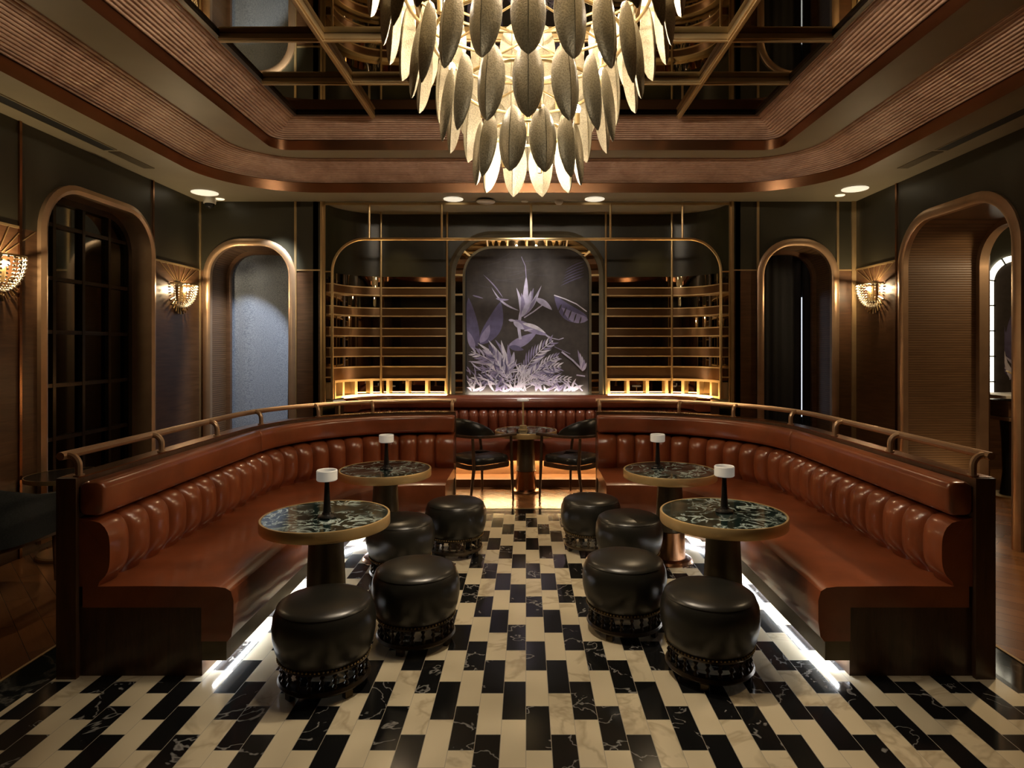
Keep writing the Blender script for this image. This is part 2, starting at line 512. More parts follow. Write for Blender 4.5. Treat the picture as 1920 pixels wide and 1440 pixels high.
# ------------------------------------------------------------------ floor
fl = MB()
mz = lambda u, v: (u, v, 0)
fl.cur = 0; fl.plate([rect(-2.23, 2.23, -1.2, 5.88)], mz)
fl.cur = 1; fl.plate([rect(-2.43, 2.43, -1.4, 6.05), rect(-2.23, 2.23, -1.2, 5.88)], mz)
fl.cur = 2; fl.plate([rect(-4.2, 9.0, YF, 9.0), rect(-2.43, 2.43, -1.4, 6.05)], mz)
struct(fl.build('floor', [M['tiles'], M['border'], M['planks']], None, 0))
t = MB(); t.box(-2.43, 2.43, 6.045, 6.06, 0, .004)
t.box(-2.44, -2.425, -1.4, 6.06, 0, .004); t.box(2.425, 2.44, -1.4, 6.06, 0, .004)
struct(t.build('trim_1', M['brass'], None, 0), 'thin brass strip between the tiled floor and the planks')

# ------------------------------------------------------------------ ceiling: soffit, two ribbed coves, ledge, mirror
Q1 = rpath(rect(-3.13, 3.13, -.35, 6.75), .95, True, 14)
Q2 = rpath(rect(-2.433, 2.433, .288, 6.112), .16, True, 8)
c = MB()
c.plate([rect(XL, XR, YF, YB), off(Q1, 0)], lambda u, v: (u, v, ZC))
c.box(-2.45, 2.45, YB, 8.1, ZC, ZC+.05)
struct(c.build('ceiling', M['ceil'], None, 0), 'olive plaster soffit around the coffer')
c = MB(); c.plate([off(Q1, .36), off(Q2, 0)], lambda u, v: (u, v, 3.455))
struct(c.build('ceiling', M['ceil'], None, 0), 'dark olive ledge between the two ribbed coves')
c = MB(); c.sweep(Q1, [(-.012, 3.2), (0, 3.192), (.0, 3.30), (-.012, 3.30)], None, True)
c.sweep(Q2, [(-.012, 3.455), (0, 3.447), (.0, 3.548), (-.012, 3.548)], None, True)
struct(c.build('trim_2', M['bronze'], None, 30), 'copper bands under the ribbed coves')
def ribs(t0, z0, t1, z1, n, r):
    pr = []; dx, dz = (t1-t0)/n, (z1-z0)/n; L = math.hypot(dx, dz); nx, nz = dz/L, -dx/L
    for i in range(n):
        for k, h in ((0, 0), (.15, .0), (.22, .75), (.5, 1), (.78, .75), (.85, 0)):
            pr.append((t0+dx*(i+k)+nx*h*r*.6-nx*.0, z0+dz*(i+k)+nz*h*r))
    pr.append((t1, z1))
    return pr
c = MB(); c.sweep(Q1, ribs(0, 3.30, .36, 3.455, 14, .011), None, True, False)
struct(c.build('trim_3', M['ribs'], None, 0), 'outer ribbed walnut cove with rounded corners')
c = MB(); c.sweep(Q2, ribs(0, 3.548, .315, 3.689, 12, .011), None, True, False)
struct(c.build('trim_4', M['ribs'], None, 0), 'inner ribbed walnut cove below the mirror')
c = MB(); c.box(-2.2, 2.2, .5, 5.9, 3.689, 3.72)
cm = struct(c.build('ceiling', M['cmirror'], None, 0), 'smoked mirror in the middle of the ceiling')
c = MB(); c.sweep(rpath(rect(-2.125, 2.125, .6, 5.805), 0, True), [(0, 3.664), (.035, 3.664), (.035, 3.689), (0, 3.689)], None, True)
c.build('mirror_frame', M['ebony'], cm, 0)
for x in (-1.4, -.7, 0, .7, 1.4):
    g = MB(); g.box(x-.024, x+.024, .6, 5.79, 3.645, 3.689); g.box(x-.012, x+.012, .6, 5.79, 3.632, 3.645)
    g.build('grid_bar', M['brass'], cm, 0, .003)
for k in range(7):
    y = 5.05-.71*k
    g = MB(); g.box(-2.1, 2.1, y-.024, y+.024, 3.650, 3.688); g.box(-2.1, 2.1, y-.011, y+.011, 3.637, 3.650)
    g.build('grid_bar', M['brass'], cm, 0, .003)

# ------------------------------------------------------------------ walls
# back wall with its two arched niches
NL = arch(-3.585, -2.69, 0, 2.70, .34)
NR = arch(2.70, 3.475, 0, 2.70, .34)
wb = MB(); fb = lambda u, v: (u, YB, v)
wb.plate([[(XL, 0), (-3.585, 0)]+[p[:2] for p in NL][::-1][1:-1]+[(-2.69, 0), (-2.31, 0), (-2.31, ZC), (XL, ZC)]], fb)
wb.plate([[(2.34, 0), (2.70, 0)]+[p[:2] for p in NR][::-1][1:-1]+[(3.475, 0), (XR, 0), (XR, ZC), (2.34, ZC)]], fb)
wback = struct(wb.build('wall_back', M['wall'], None, 0))
ym = lambda y0: (lambda u, v, w: (u, y0-w, v))
for nm, P in (('left', NL), ('right', NR)):
    r = MB(); r.sweep(P, [(0, 0), (0, -.42)], ym(YB), False, False)
    r.build('niche_reveal', M['reveal'], wback, 40)
    r = MB(); r.sweep(P, [(-.075, -.0), (-.075, .022), (-.05, .034), (-.015, .034), (.004, .02), (.004, -.03)], ym(YB), False, False)
    r.build('niche_frame', M['pbrass'], wback, 40)
    r = MB(); r.sweep(P, [(-.02, -.37), (.05, -.37), (.05, -.42), (-.02, -.42)], ym(YB), False, True)
    r.build('inner_frame', M['walnut2'], wback, 40)
for x0, x1 in ((-3.715, -3.69), (-2.63, -2.605), (-2.335, -2.31), (2.335, 2.36), (2.625, 2.65), (3.53, 3.555), (3.70, 3.75)):
    r = MB(); r.box(x0, x1, YB-.016, YB, 0, ZC); r.build('brass_strip', M['brass'], wback, 0)
for x0, x1 in ((-2.605, -2.335), (2.36, 2.625), (3.555, 3.70)):
    r = MB(); r.box(x0, x1, YB-.010, YB, 2.412, 2.428); r.build('brass_strip', M['brass'], wback, 0)
r = MB(); r.box(XL-.4, -2.4, YB+.55, YB+.6, 0, ZC); r.box(2.5, XR+.05, YB+.55, YB+.6, 0, ZC)
r.box(-2.42, -2.36, YB, YB+.6, 0, ZC); r.box(2.38, 2.44, YB, YB+.6, 0, ZC)
r.build('niche_backing', M['vent'], wback, 0)

# left wall with the tall lattice window
wl = MB(); WL = arch(4.87, 6.22, .12, 2.80, .36)
lx = lambda u, v: (XL, u, v)
wl.plate([[(YF, 0), (YB, 0), (YB, ZC), (YF, ZC)], [p[:2] for p in WL]], lx)
wleft = struct(wl.build('wall_left', M['wall'], None, 0))
xm = lambda x0, sg: (lambda u, v, w: (x0+sg*w, u, v))
for y0 in (2.2, 4.63, 6.285):
    r = MB(); r.box(XL, XL+.014, y0-.012, y0+.012, 0, ZC); r.build('brass_strip', M['bronze'], wleft, 0)
for y0, y1 in ((2.2, 4.63), (6.297, 7.18)):
    r = MB(); r.box(XL, XL+.010, y0, y1, 2.412, 2.430); r.build('brass_strip', M['brass'], wleft, 0)
win = bpy.data.objects.new('window_1', None); COL.objects.link(win); win.location = (XL-.2, 5.54, .12); struct(win)
win['label'] = 'tall arched lattice window of smoked glass in the left wall'
r = MB(); cl = rpath([(p[0], p[1]) for p in [(4.87, .12), (6.22, .12), (6.22, 2.80), (4.87, 2.80)]], [0, 0, .36, .36], True, 10)
r.sweep(cl, [(-.07, 0), (-.07, .03), (-.03, .045), (.0, .03), (.006, -.2), (-.01, -.2)], xm(XL, 1), True, False)
r.build('window_frame', M['pbrass'], win, 40)
r = MB(); r.plate([[(4.8, .1), (6.3, .1), (6.3, 2.85), (4.8, 2.85)]], lambda u, v: (XL-.2, u, v))
r.build('pane', M['wmirror'], win, 0)
r = MB()
for y in (5.2, 5.545, 5.89): r.box(XL-.2, XL-.165, y-.017, y+.017, .12, 2.8)
for k in range(6): z = .35+.44*k; r.box(XL-.2, XL-.168, 4.87, 6.22, z-.016, z+.016)
r.sweep(rpath([(4.87, .12), (6.22, .12), (6.22, 2.80), (4.87, 2.80)], [0, 0, .36, .36], True, 10), [(0, -.2), (.06, -.2), (.06, -.16), (0, -.16)], xm(XL, 1), True)
r.build('lattice', M['ebony'], win, 0)

# right wall with the deep arched portal
PR = arch(4.86, 6.26, 0, 2.74, .40)
wr = MB()
wr.plate([[(YF, 0)]+[(4.86, 0)]+[p[:2] for p in PR][::-1][1:-1]+[(6.26, 0), (YB, 0), (YB, ZC), (YF, ZC)]], lambda u, v: (XR, u, v))
wright = struct(wr.build('wall_right', M['wall'], None, 0))
r = MB(); r.sweep(PR, [(0, 0), (0, .77)], xm(XR, 1), False, False); r.build('portal_reveal', M['reveal'], wright, 40)
r = MB(); r.sweep(PR, [(-.09, 0), (-.09, -.02), (-.06, -.035), (-.02, -.035), (.004, -.02), (.004, .03)], xm(XR, 1), False, False)
r.build('portal_frame', M['pbrass'], wright, 40)
r = MB(); r.sweep(PR, [(-.02, .70), (.05, .70), (.05, .79), (-.1, .79)], xm(XR, 1), False, False)
r.build('inner_frame', M['pbrass'], wright, 40)
r = MB(); r.box(XR+.77, XR+.84, YF, 4.86, 0, ZC); r.box(XR+.77, XR+.84, 6.26, 9, 0, ZC); r.box(XR+.77, XR+.84, 4.8, 6.3, 2.74, ZC)
r.build('outer_face', M['walnut'], wright, 0)
r = MB(); r.box(XR-.012, XR, 6.385, 6.41, 0, ZC); r.build('brass_strip', M['bronze'], wright, 0)
r = MB(); r.box(XR-.010, XR, 6.41, 7.19, 2.412, 2.43); r.build('brass_strip', M['brass'], wright, 0)
r = MB()
for y in (2.6, 4.62): r.box(XR-.014, XR, y-.012, y+.012, 0, ZC)
r.sweep(rpath([(2.75, .35), (4.5, .35), (4.5, 2.2), (2.75, 2.2)], 0, True), [(0, 0), (.02, 0), (.02, .014), (0, .014)], lambda u, v, w: (XR-w, u, v), True)
r.build('brass_strip', M['bronze'], wright, 0)
r = MB(); r.box(XL-.3, XR+.9, YF-.05, YF, 0, ZC)
struct(r.build('wall_front', M['wall'], None, 0))

# alcove wall
AL = rpath([(2.34, YB), (2.34, 7.9), (-2.31, 7.9), (-2.31, YB)], [0, .62, .62, 0], False, 14)  # normal points to the room
AL_L = plen(AL)
a = MB(); a.sweep(AL, [(0, 0), (0, ZC)], None, False, False)
struct(a.build('wall_alcove', plain('dark_green_lacquer', (.030, .028, .013), .35), None, 40), 'dark green curved wall of the alcove')
# far room beyond the portal
r = MB(); r.box(4.5, 9, 8.0, 8.05, 0, ZC); r.box(9, 9.05, 2, 8, 0, ZC); r.box(4.59, 9, 2.9, 2.95, 0, ZC)
struct(r.build('wall_far', M['wall'], None, 0), 'dark wall of the room beyond the portal')
r = MB(); r.box(4.5, 9, 2.9, 8, ZC, ZC+.05)
struct(r.build('ceiling', M['ceil'], None, 0), 'ceiling of the room beyond the portal')

# ------------------------------------------------------------------ alcove: mirrors, shelves, brass screen, artwork
def seg(path, s0, s1, n=44): return resample(path, [s0+(s1-s0)*i/n for i in range(n+1)])
RNG = {'right': (.065, 1.775), 'left': (3.735, AL_L-.065)}
for nm, (s0, s1) in RNG.items():
    P = seg(AL, s0, s1)
    m_ = MB(); m_.sweep(P, [(.006, .95), (.016, .95), (.016, 2.42), (.006, 2.42)])
    o = m_.build('wall_mirror', M['mirror'], None, 40)
    tag(o, 'bronze mirror curving behind the %s shelves of the alcove' % nm, 'mirror', 'alcove mirrors')
    u = empty('display_shelf', wloc(o)+Vector((1.66 if nm == 'right' else -1.62, 7.7, .95)),
              'brass display shelving with five bands on the %s of the botanical picture' % nm, 'shelf', 'alcove shelving')
    for z, h in ((2.227, .048), (1.974, .048), (1.727, .048), (1.485, .052), (1.225, .078)):
        b = MB(); b.sweep(P, [(.017, z-h+.006), (.10, z-h+.006), (.10, z+h-.006), (.017, z+h-.006)])
        sh = b.build('shelf', M['shelf'], u, 40)
        b = MB()
        for zz in (z-h, z+h): b.sweep(P, [(.017, zz-.006), (.107, zz-.006), (.107, zz+.006), (.017, zz+.006)])
        b.build('shelf_edge', M['edge'], sh, 40)
    cg = MB()
    cg.sweep(P, [(.017, 1.132), (.12, 1.132), (.12, 1.16), (.017, 1.16)])
    cg.sweep(P, [(.017, .95), (.12, .95), (.12, .975), (.017, .975)])
    k = 7
    for i in range(k+1):
        x, y, nx, ny = resample(AL, [s0+.02+(s1-s0-.04)*i/k])[0]
        p = Vector((x, y, 0))+Vector((nx, ny, 0))*.068
        cg.obox((p.x, p.y, 1.05), (nx, ny, 0), (.052, .017, .09))
    cg.build('cubby_grid', M['edge'], u, 40)
    b = MB(); b.sweep(P, [(.20, .966), (.225, .966), (.225, .976), (.20, .976)])
    b.build('light_strip', M['wled'], u, 40)
    b = MB(); b.sweep(P, [(.03, 2.262), (.05, 2.262), (.05, 2.27), (.03, 2.27)])
    for ux in ((1.79, .98) if nm == 'right' else (-1.775, -.965)):
        t = MB(); t.tube([(ux, 7.76, .97), (ux, 7.76, 3.2)], .013, 8); t.build('upright', M['brass'], u)

fr = empty('brass_screen', (0, YB, .95), 'thin brass screen with a rounded tube arch in front of the alcove', 'screen')
t = MB()
for x in (-2.30, 2.33): t.box(x-.014, x+.014, 7.20, 7.228, .9, ZC)
t.box(-2.30, 2.33, 7.2, 7.228, 3.165, 3.19); t.build('outer_frame', M['brass'], fr, 0)
t = MB(); pa = rpath([(2.22, .95), (2.22, 2.775), (-2.205, 2.775), (-2.205, .95)], [0, .37, .37, 0], False, 14)
t.tube([(x, 7.21, z) for x, z, _, _ in pa], .016, 10); t.build('arch_tube', M['gold'], fr)
for x in (-1.783, -.958, .06, .964, 1.783):
    t = MB(); t.tube([(x, 7.21, 2.78), (x, 7.21, 3.17)], .013, 8); t.build('hanger_rod', M['brass'], fr)
for x0, x1 in ((-2.30, -2.205), (2.22, 2.33)):
    for z in (2.405, 1.2):
        t = MB(); t.tube([(x0, 7.21, z), (x1, 7.21, z)], .009, 8); t.build('side_link', M['gold'], fr)

# artwork
AY = 7.80
ar = empty('botanical_picture', (.02, AY, .98), 'arched botanical picture of pale violet leaves and a long tailed bird on dark ground', 'picture')
def ap(cx, cy):
    return ((840+.2292*cx-CX)*AY/F, H-(430+.2292*cy-650)*AY/F)
m_ = MB()
class Art:
    k = 0
def apoly(px, mi):
    Art.k += 1
    y = AY-.004-Art.k*.00004
    m_.cur = mi
    pts = [ap(min(max(p[0], 152), 1145), min(p[1], 1330)) for p in px]
    n = len(pts); m_.add([(x, y, z) for x, z in pts], [list(range(n))])
def aleaf(b, t, w, bend=0, mi=1, n=10):
    """pointed leaf from b to t with half width w, bent sideways"""
    bx, by = b; tx, ty = t; dx, dy = tx-bx, ty-by; L = math.hypot(dx, dy); nx, ny = -dy/L, dx/L
    up = []; dn = []
    for i in range(n+1):
        f = i/n; o = bend*sin(pi*f); h = w*sin(pi*min(1, f**.8))**.8 if 0 < f < 1 else 0
        x = bx+dx*f+nx*o; y = by+dy*f+ny*o
        up.append((x+nx*h, y+ny*h)); dn.append((x-nx*h, y-ny*h))
    for i in range(n):
        apoly([up[i], up[i+1], dn[i+1], dn[i]] if 0 < i < n-1 else ([up[0], up[1], dn[1]] if i == 0 else [up[n-1], up[n], dn[n-1]]), mi)
        Art.k -= 1
    Art.k += 1
def aline(pts, w, mi):
    for (x0, y0), (x1, y1) in zip(pts, pts[1:]):
        L = math.hypot(x1-x0, y1-y0); nx, ny = -(y1-y0)/L*w, (x1-x0)/L*w
        apoly([(x0+nx, y0+ny), (x1+nx, y1+ny), (x1-nx*.7, y1-ny*.7), (x0-nx*.7, y0-ny*.7)], mi); Art.k -= 1
    Art.k += 1
def afrond(b, c, t, ln, w, n, mi, both=True):
    """feather leaf: curved rib b-c-t with leaflets"""
    rib = [((1-f)**2*b[0]+2*f*(1-f)*c[0]+f*f*t[0], (1-f)**2*b[1]+2*f*(1-f)*c[1]+f*f*t[1]) for f in [i/n for i in range(n+1)]]
    for i in range(int(n*.25), n):
        dx, dy = rib[i+1][0]-rib[i][0], rib[i+1][1]-rib[i][1]; a = atan2(dy, dx)
        l = ln*(.55+.45*sin(pi*(i/n)))*random.uniform(.85, 1.1)
        for sg in ((-1, 1) if both else (1,)):
            q = a+sg*.55
            aleaf(rib[i], (rib[i][0]+l*cos(q), rib[i][1]+l*sin(q)), w, sg*4, random.choice(mi), 4)
    aline(rib, 3, 3)
# ground of the picture
prim = rpath([(872, 735), (872, 466), (1105, 466), (1105, 735)], [0, 52, 52, 0], False, 10)
ground = [((x-840)/.2292, (y-430)/.2292) for x, y, _, _ in prim]
apoly(ground, 0)
for i in range(16):      # faint background fronds
    a = random.uniform(-.5, .3); x0 = random.uniform(180, 700); y0 = random.uniform(230, 470)
    aleaf((x0, y0), (x0+random.uniform(120, 300), y0+170*a), 4, 8, 5, 5)
for i in range(9):
    aleaf((1115, 190+24*i), (985-8*i, 255+26*i), 5, 6, 5 if i < 3 else 2, 5)
aleaf((240, 960), (168, 560), 52, -14, 2); aleaf((262, 945), (432, 590), 68, 34, 2); aleaf((262, 930), (340, 780), 30, 10, 1)
aleaf((215, 990), (160, 830), 26, 0, 1)
aleaf((1150, 742), (868, 540), 62, -46, 2); aleaf((1150, 742), (930, 640), 40, -30, 1); aline([(868, 538), (960, 570), (1050, 610), (1135, 672)], 5, 3)
for k in range(5): aleaf((930+40*k, 610+26*k), (895+44*k, 690+24*k), 6, 0, 0)
aleaf((490, 965), (725, 845), 40, 10, 1); aleaf((500, 960), (620, 985), 22, 0, 2)
# flower
aline([(590, 900), (575, 800), (590, 700), (605, 640)], 14, 4); aleaf((620, 700), (640, 380), 22, 4, 4); aline([(640, 400), (632, 300), (600, 225)], 3, 1)
for t_, w_ in (((560, 478), 14), ((700, 480), 20), ((765, 460), 12), ((745, 520), 16), ((600, 520), 18), ((725, 545), 14), ((680, 500), 22)):
    aleaf((598, 720), t_, w_, 14, random.choice((4, 1, 4)))
aleaf((580, 665), (355, 472), 8, -34, 4); aleaf((450, 560), (285, 368), 5, 10, 1); aleaf((715, 565), (852, 660), 24, -8, 4)
aline([(622, 722), (700, 672), (780, 612)], 6, 4); aleaf((390, 565), (500, 575), 9, 6, 1); aleaf((200, 540), (290, 565), 6, 0, 1)
# bird with a long tail
aleaf((540, 740), (820, 870), 30, 8, 1); aleaf((535, 755), (625, 820), 22, 0, 4); aleaf((495, 742), (552, 748), 10, 0, 4); aleaf((610, 770), (800, 850), 16, -12, 3)
aline([(800, 862), (850, 890), (905, 902), (945, 888)], 4, 4); aline([(800, 866), (845, 900), (866, 945)], 4, 4); aline([(590, 800), (590, 880)], 6, 4); aleaf((620, 830), (700, 815), 8, 0, 4)
# palms
for t_ in ((170, 1010), (200, 962), (240, 928), (330, 905), (385, 902), (435, 905), (490, 940), (540, 1000), (165, 1080)):
    aleaf((520, 1140), t_, 17, random.uniform(-14, 14), random.choice((1, 4, 1, 3)))
for k in range(26):
    a = radians(random.uniform(185, 355)); l = random.uniform(120, 260)
    aleaf((400+random.uniform(-90, 120), 1180+random.uniform(-30, 60)), (400+l*cos(a)*.9, 1180+l*sin(a)*.75), 8, random.uniform(-12, 12), random.choice((1, 2, 3, 4)), 5)
afrond((590, 1300), (610, 1080), (860, 910), 120, 8, 15, (3, 4, 1))
afrond((590, 1300), (660, 1130), (925, 1125), 110, 8, 15, (3, 4, 1))
afrond((600, 1300), (700, 1180), (900, 1265), 90, 7, 13, (3, 4))
afrond((560, 1300), (470, 1100), (190, 1000), 110, 8, 14, (3, 4, 1))
afrond((540, 1300), (400, 1190), (170, 1250), 90, 8, 12, (3, 1, 2))
afrond((600, 1290), (760, 1080), (905, 1040), 80, 7, 12, (3, 4, 1))
afrond((520, 1290), (420, 1080), (330, 985), 100, 9, 12, (1, 4, 2))
afrond((640, 1300), (800, 1200), (1010, 1230), 70, 6, 12, (3, 4, 1))
for k in range(60):
    a = radians(random.uniform(195, 345)); l = random.uniform(60, 150); x0 = random.uniform(180, 880); y0 = random.uniform(1150, 1290)
    aleaf((x0, y0), (x0+l*cos(a), y0+l*sin(a)*.8), 6, random.uniform(-10, 10), random.choice((1, 2, 3, 4, 4)), 5)
for k in range(44):
    x0 = random.uniform(160, 1090); aleaf((x0, 1325), (x0+random.uniform(-130, 130), 1325-random.uniform(30, 110)), 9, random.uniform(-10, 10), random.choice((3, 4, 1)), 5)
for k in range(7): aline([(540+16*k, 1320), (555+14*k+random.uniform(-30, 30), 1200), (600+random.uniform(-60, 60), 1110)], 5, 3)
aline([(930, 1000), (1020, 1070), (1100, 1150)], 8, 4)
for k in range(5): aleaf((1095, 1160), (1060+18*k, 985+26*k), 12, 4, random.choice((4, 1)))
aline([(870, 960), (1000, 1020)], 3, 1); aline([(1050, 1190), (1120, 1200)], 6, 4); aline([(1030, 1250), (1100, 1320)], 6, 4)
def paint(name, c):
    return plain(name, c, .65, 0, .22, 12)
art_m = [paint('ink_brown', (.040, .031, .027)), paint('violet_mid', (.24, .205, .34)), paint('violet_deep', (.10, .085, .165)),
         paint('violet_white', (.62, .58, .66)), paint('violet_pale', (.45, .41, .55)), paint('violet_faint', (.048, .038, .043))]
m_.build('canvas', art_m, ar, 0)
b = MB(); b.plate([[(x, z) for x, z in [ap(*p) for p in ground]]], lambda u, v: (u, AY+.004, v)); b.build('backing', M['vent'], ar, 0)
FR = arch(-.755, .785, .97, 2.765, .34)
fm = ym(AY)
b = MB(); b.sweep(FR, [(-.022, .0), (.008, .0), (.008, .022), (-.022, .022)], fm); b.build('inner_frame', M['dbronze'], ar, 40)
b = MB(); b.sweep(FR, [(-.115, .0), (-.022, .0), (-.022, .006), (-.115, .006)], fm); b.build('mirror_border', M['mirror'], ar, 40)
b = MB(); b.sweep(FR, [(-.205, -.02), (-.115, -.02), (-.115, .03), (-.16, .045), (-.205, .02)], fm)
b.build('outer_frame', plain('grey_bronze', (.20, .18, .13), .35, .6, .08), ar, 40)
L_ = plen(FR)
for k in range(21):
    x, z, nx, nz = resample(FR, [.02+(L_-.04)*k/20])[0]
    b = MB(); b.obox((x-.068*nx, AY-.012, z-.068*nz), (nx, 0, nz), (.046, .008, .012) if True else 0)
    b.build('divider', M['gold'], ar, 0)
b = MB(); b.box(-.72, .75, AY-.045, AY-.035, .936, .945); b.build('light_strip', M['artled'], ar, 0)

# ------------------------------------------------------------------ curtains in the niches
def curtain(name, x0, x1, y, z0, z1, waves, amp, m, label, taper=0):
    rows = []
    n = waves*10
    for j in range(13):
        z = z0+(z1-z0)*j/12; r = []
        for i in range(n+1):
            f = i/n; w = amp*sin(2*pi*waves*f)*(.6+.4*sin(5*f+1))
            r.append((x0+(x1-x0)*f-taper*f*(1-j/12), y+w, z))
        rows.append(r)
    fr_ = MB().grid(rows); b_ = [[(p[0], p[1]+.012, p[2]) for p in r] for r in rows]
    fr_.grid(b_)
    for r0, r1 in ((rows[0], b_[0]), (rows[-1], b_[-1])): fr_.grid([r0, r1])
    fr_.grid([[r[0] for r in rows], [r[0] for r in b_]]); fr_.grid([[r[-1] for r in rows], [r[-1] for r in b_]])
    return tag(fr_.build(name, m, None, 60), label, 'curtain')
curtain('curtain', -3.63, -2.86, 7.655, 0.01, 2.74, 2, .008, M['bluecurt'], 'blue grey woven curtain hanging in the arched niche on the left', .03)
curtain('curtain', -2.83, -2.64, 7.68, 0.01, 2.74, 2, .014, fabric('navy_lining', (.03, .045, .09), .9), 'dark navy curtain edge beside the blue grey curtain')
curtain('curtain', 2.62, 3.33, 7.655, 0.01, 2.74, 7, .026, M['blackcurt'], 'black pleated curtain filling the arched niche on the right')
curtain('curtain', 3.35, 3.56, 7.665, 0.01, 2.74, 2, .024, M['blackcurt'], 'narrow black curtain right of the slit of daylight')
w2 = MB(); w2.box(3.325, 3.36, 7.69, 7.70, .7, 2.15)
struct(w2.build('window_2', M['day'], None, 0), 'slit of daylight between the two black curtains')

# ------------------------------------------------------------------ curved banquettes
def banquette(s, label):
    R = 1.25; y0 = 2.97; yc = 4.70; xc = -2.10+R; xe = -.665
    root = empty('curved_banquette', (-1.9*s*-1 if s < 0 else 1.9, 3.6, 0), label, 'sofa', 'curved leather banquettes')
    P0 = []
    for i in range(13): P0.append((-2.10, y0+(yc-y0)*i/12, 1, 0))
    for i in range(1, 41):
        a = pi-(pi/2)*i/40; P0.append((xc+R*cos(a), yc+R*sin(a), -cos(a), -sin(a)))
    for i in range(1, 4): P0.append((xc+(xe-xc)*i/3, yc+R, 0, -1))
    sg = -1 if s > 0 else 1
    P = [(x*sg, y, nx*sg, ny) for x, y, nx, ny in P0]
    L = plen(P)
    mb = MB; pp = lambda ss: resample(P, ss)
    dense = pp([L*i/70 for i in range(71)])
    b = mb(); b.sweep(dense, [(-.085, 0), (0, 0), (0, .932), (-.085, .932)]); pan = b.build('back_panel', M['walnut'], root, 40)
    b = mb(); b.sweep(dense, [(-.09, .932), (.002, .932), (.002, .938), (-.09, .938)]); b.build('panel_cap', M['bronze'], pan, 40)
    ins = pp([.012+(L-.024)*i/70 for i in range(71)])
    b = mb(); b.sweep(ins, [(0, 0), (.575, 0), (.575, .325), (0, .325)]); pl = b.build('plinth', M['walnut'], root, 40)
    b = mb(); b.sweep(ins, [(.575, .072), (.69, .072), (.69, .165), (.575, .165)]); b.build('plinth_rail', M['dbronze'], pl, 40)
    b = mb(); b.sweep(pp([.05+(L-.1)*i/60 for i in range(61)]), [(.606, .064), (.614, .064), (.614, .0715), (.606, .0715)])
    b.build('light_strip', M['led'], pl, 40)
    # seat: a slab with a skirt hanging in front
    pr = [(.02, .326), (.577, .326), (.577, .167), (.70, .167), (.718, .19), (.728, .26), (.728, .36), (.716, .402), (.69, .418), (.64, .424), (.3, .427), (.02, .424)]
    b = mb(); b.sweep(dense, pr); b.build('seat_cushion', M['leather'], root, 40)
    # channelled backrest
    n = 22; rows = []
    for c_ in range(n):
        for k in range(13 if c_ == n-1 else 12):
            rows.append((L*(c_+k/12)/n, abs(sin(pi*k/12))**.45))
    for i in range(7): rows[i] = (rows[i][0], max(rows[i][1], .78+.22*sin(pi*i/12))); rows[-1-i] = (rows[-1-i][0], max(rows[-1-i][1], .78+.22*sin(pi*i/12)))
    G = []
    for (ss, q), (x, y, nx, ny) in zip(rows, pp([r[0] for r in rows])):
        r = []; T = .10+.062*q; zt = .735+.016*q
        for k in range(15):
            v = k/14; tt = T*(max(0, 1-abs(2*v-1)**3.2))**.42
            if v < .5: tt = max(tt, .06+.04*q)
            zz = .424+(zt-.424)*v
            r.append((x+nx*tt, y+ny*tt, zz))
        r = [(x+nx*.002, y+ny*.002, .424)]+r+[(x+nx*.002, y+ny*.002, zt)]
        G.append(r)
    b = mb(); b.grid(G, cp=True); m_n = len(G[0])
    b.f.append(list(range(m_n))); b.mi.append(0)
    b.f.append(list(range((len(G)-1)*m_n, len(G)*m_n))); b.mi.append(0)
    b.build('channelled_backrest', M['leather'], root, 60)
    # head roll
    def roll(k):
        q = []
        for t_, z_, a0 in ((.085, .79, -90), (.085, .88, 0), (.035, .88, 90), (.035, .79, 180)):
            for i in range(5):
                a = radians(a0+90*i/4); q.append((t_+.035*k*cos(a), z_+.035*k*sin(a)))
        return q
    ss = [0, .006, .02]; seams = [L*.46]
    ss += [L*i/60 for i in range(1, 60)]
    for q in seams: ss += [q-.008, q, q+.008]
    ss += [L-.02, L-.006, L]; ss = sorted(ss); rr = []
    for q, (x, y, nx, ny) in zip(ss, pp(ss)):
        e = min(q, L-q); k = .72 if e < .003 else (.9 if e < .01 else 1)
        if any(abs(q-z) < .002 for z in seams): k = .8
        rr.append([(x+t_*nx, y+t_*ny, z_) for t_, z_ in roll(k)])
    b = mb(); b.grid(rr, cp=True); k = len(rr[0])
    b.f.append(list(range(k))); b.mi.append(0); b.f.append(list(range((len(rr)-1)*k, len(rr)*k))); b.mi.append(0)
    b.build('head_roll', M['leather'], root, 60)
    # hand rail on bent posts
    rail = [(x-.085*nx, y-.085*ny, 1.035) for x, y, nx, ny in pp([L*i/60 for i in range(61)])]
    b = mb(); b.tube(rail, .0195, 10); ra = b.build('hand_rail', M['pbrass'], root)
    for q in (.035, .72, 1.38, 2.02, 2.62, 3.12, L-.03):
        x, y, nx, ny = pp([q])[0]; pts = [(x-.022*nx, y-.022*ny, .936), (x-.022*nx, y-.022*ny, .985)]
        for i in range(1, 7):
            a = pi/2*i/6; t_ = -.022-.05*(1-cos(a)); pts.append((x+t_*nx, y+t_*ny, .985+.05*sin(a)))
        b = mb(); b.tube(pts, .016, 9); b.lathe([(.001, 0), (.024, 0), (.024, .006), (.001, .006)], (x-.022*nx, y-.022*ny, .938), 16)
        b.build('rail_post', M['pbrass'], ra)
    # end post
    for q in (0.0, L):
        x, y, nx, ny = pp([q])[0]; d = -.012 if q == 0 else .012
        tx, ty = (ny, -nx) if sg > 0 else (-ny, nx)
    x, y, nx, ny = P[0]
    b = mb(); xs = sorted((x-.088*nx, x+.004*nx)); b.box(xs[0], xs[1], y-.022, y, 0, .936); b.build('end_post', M['walnut'], root, 0)
    return root
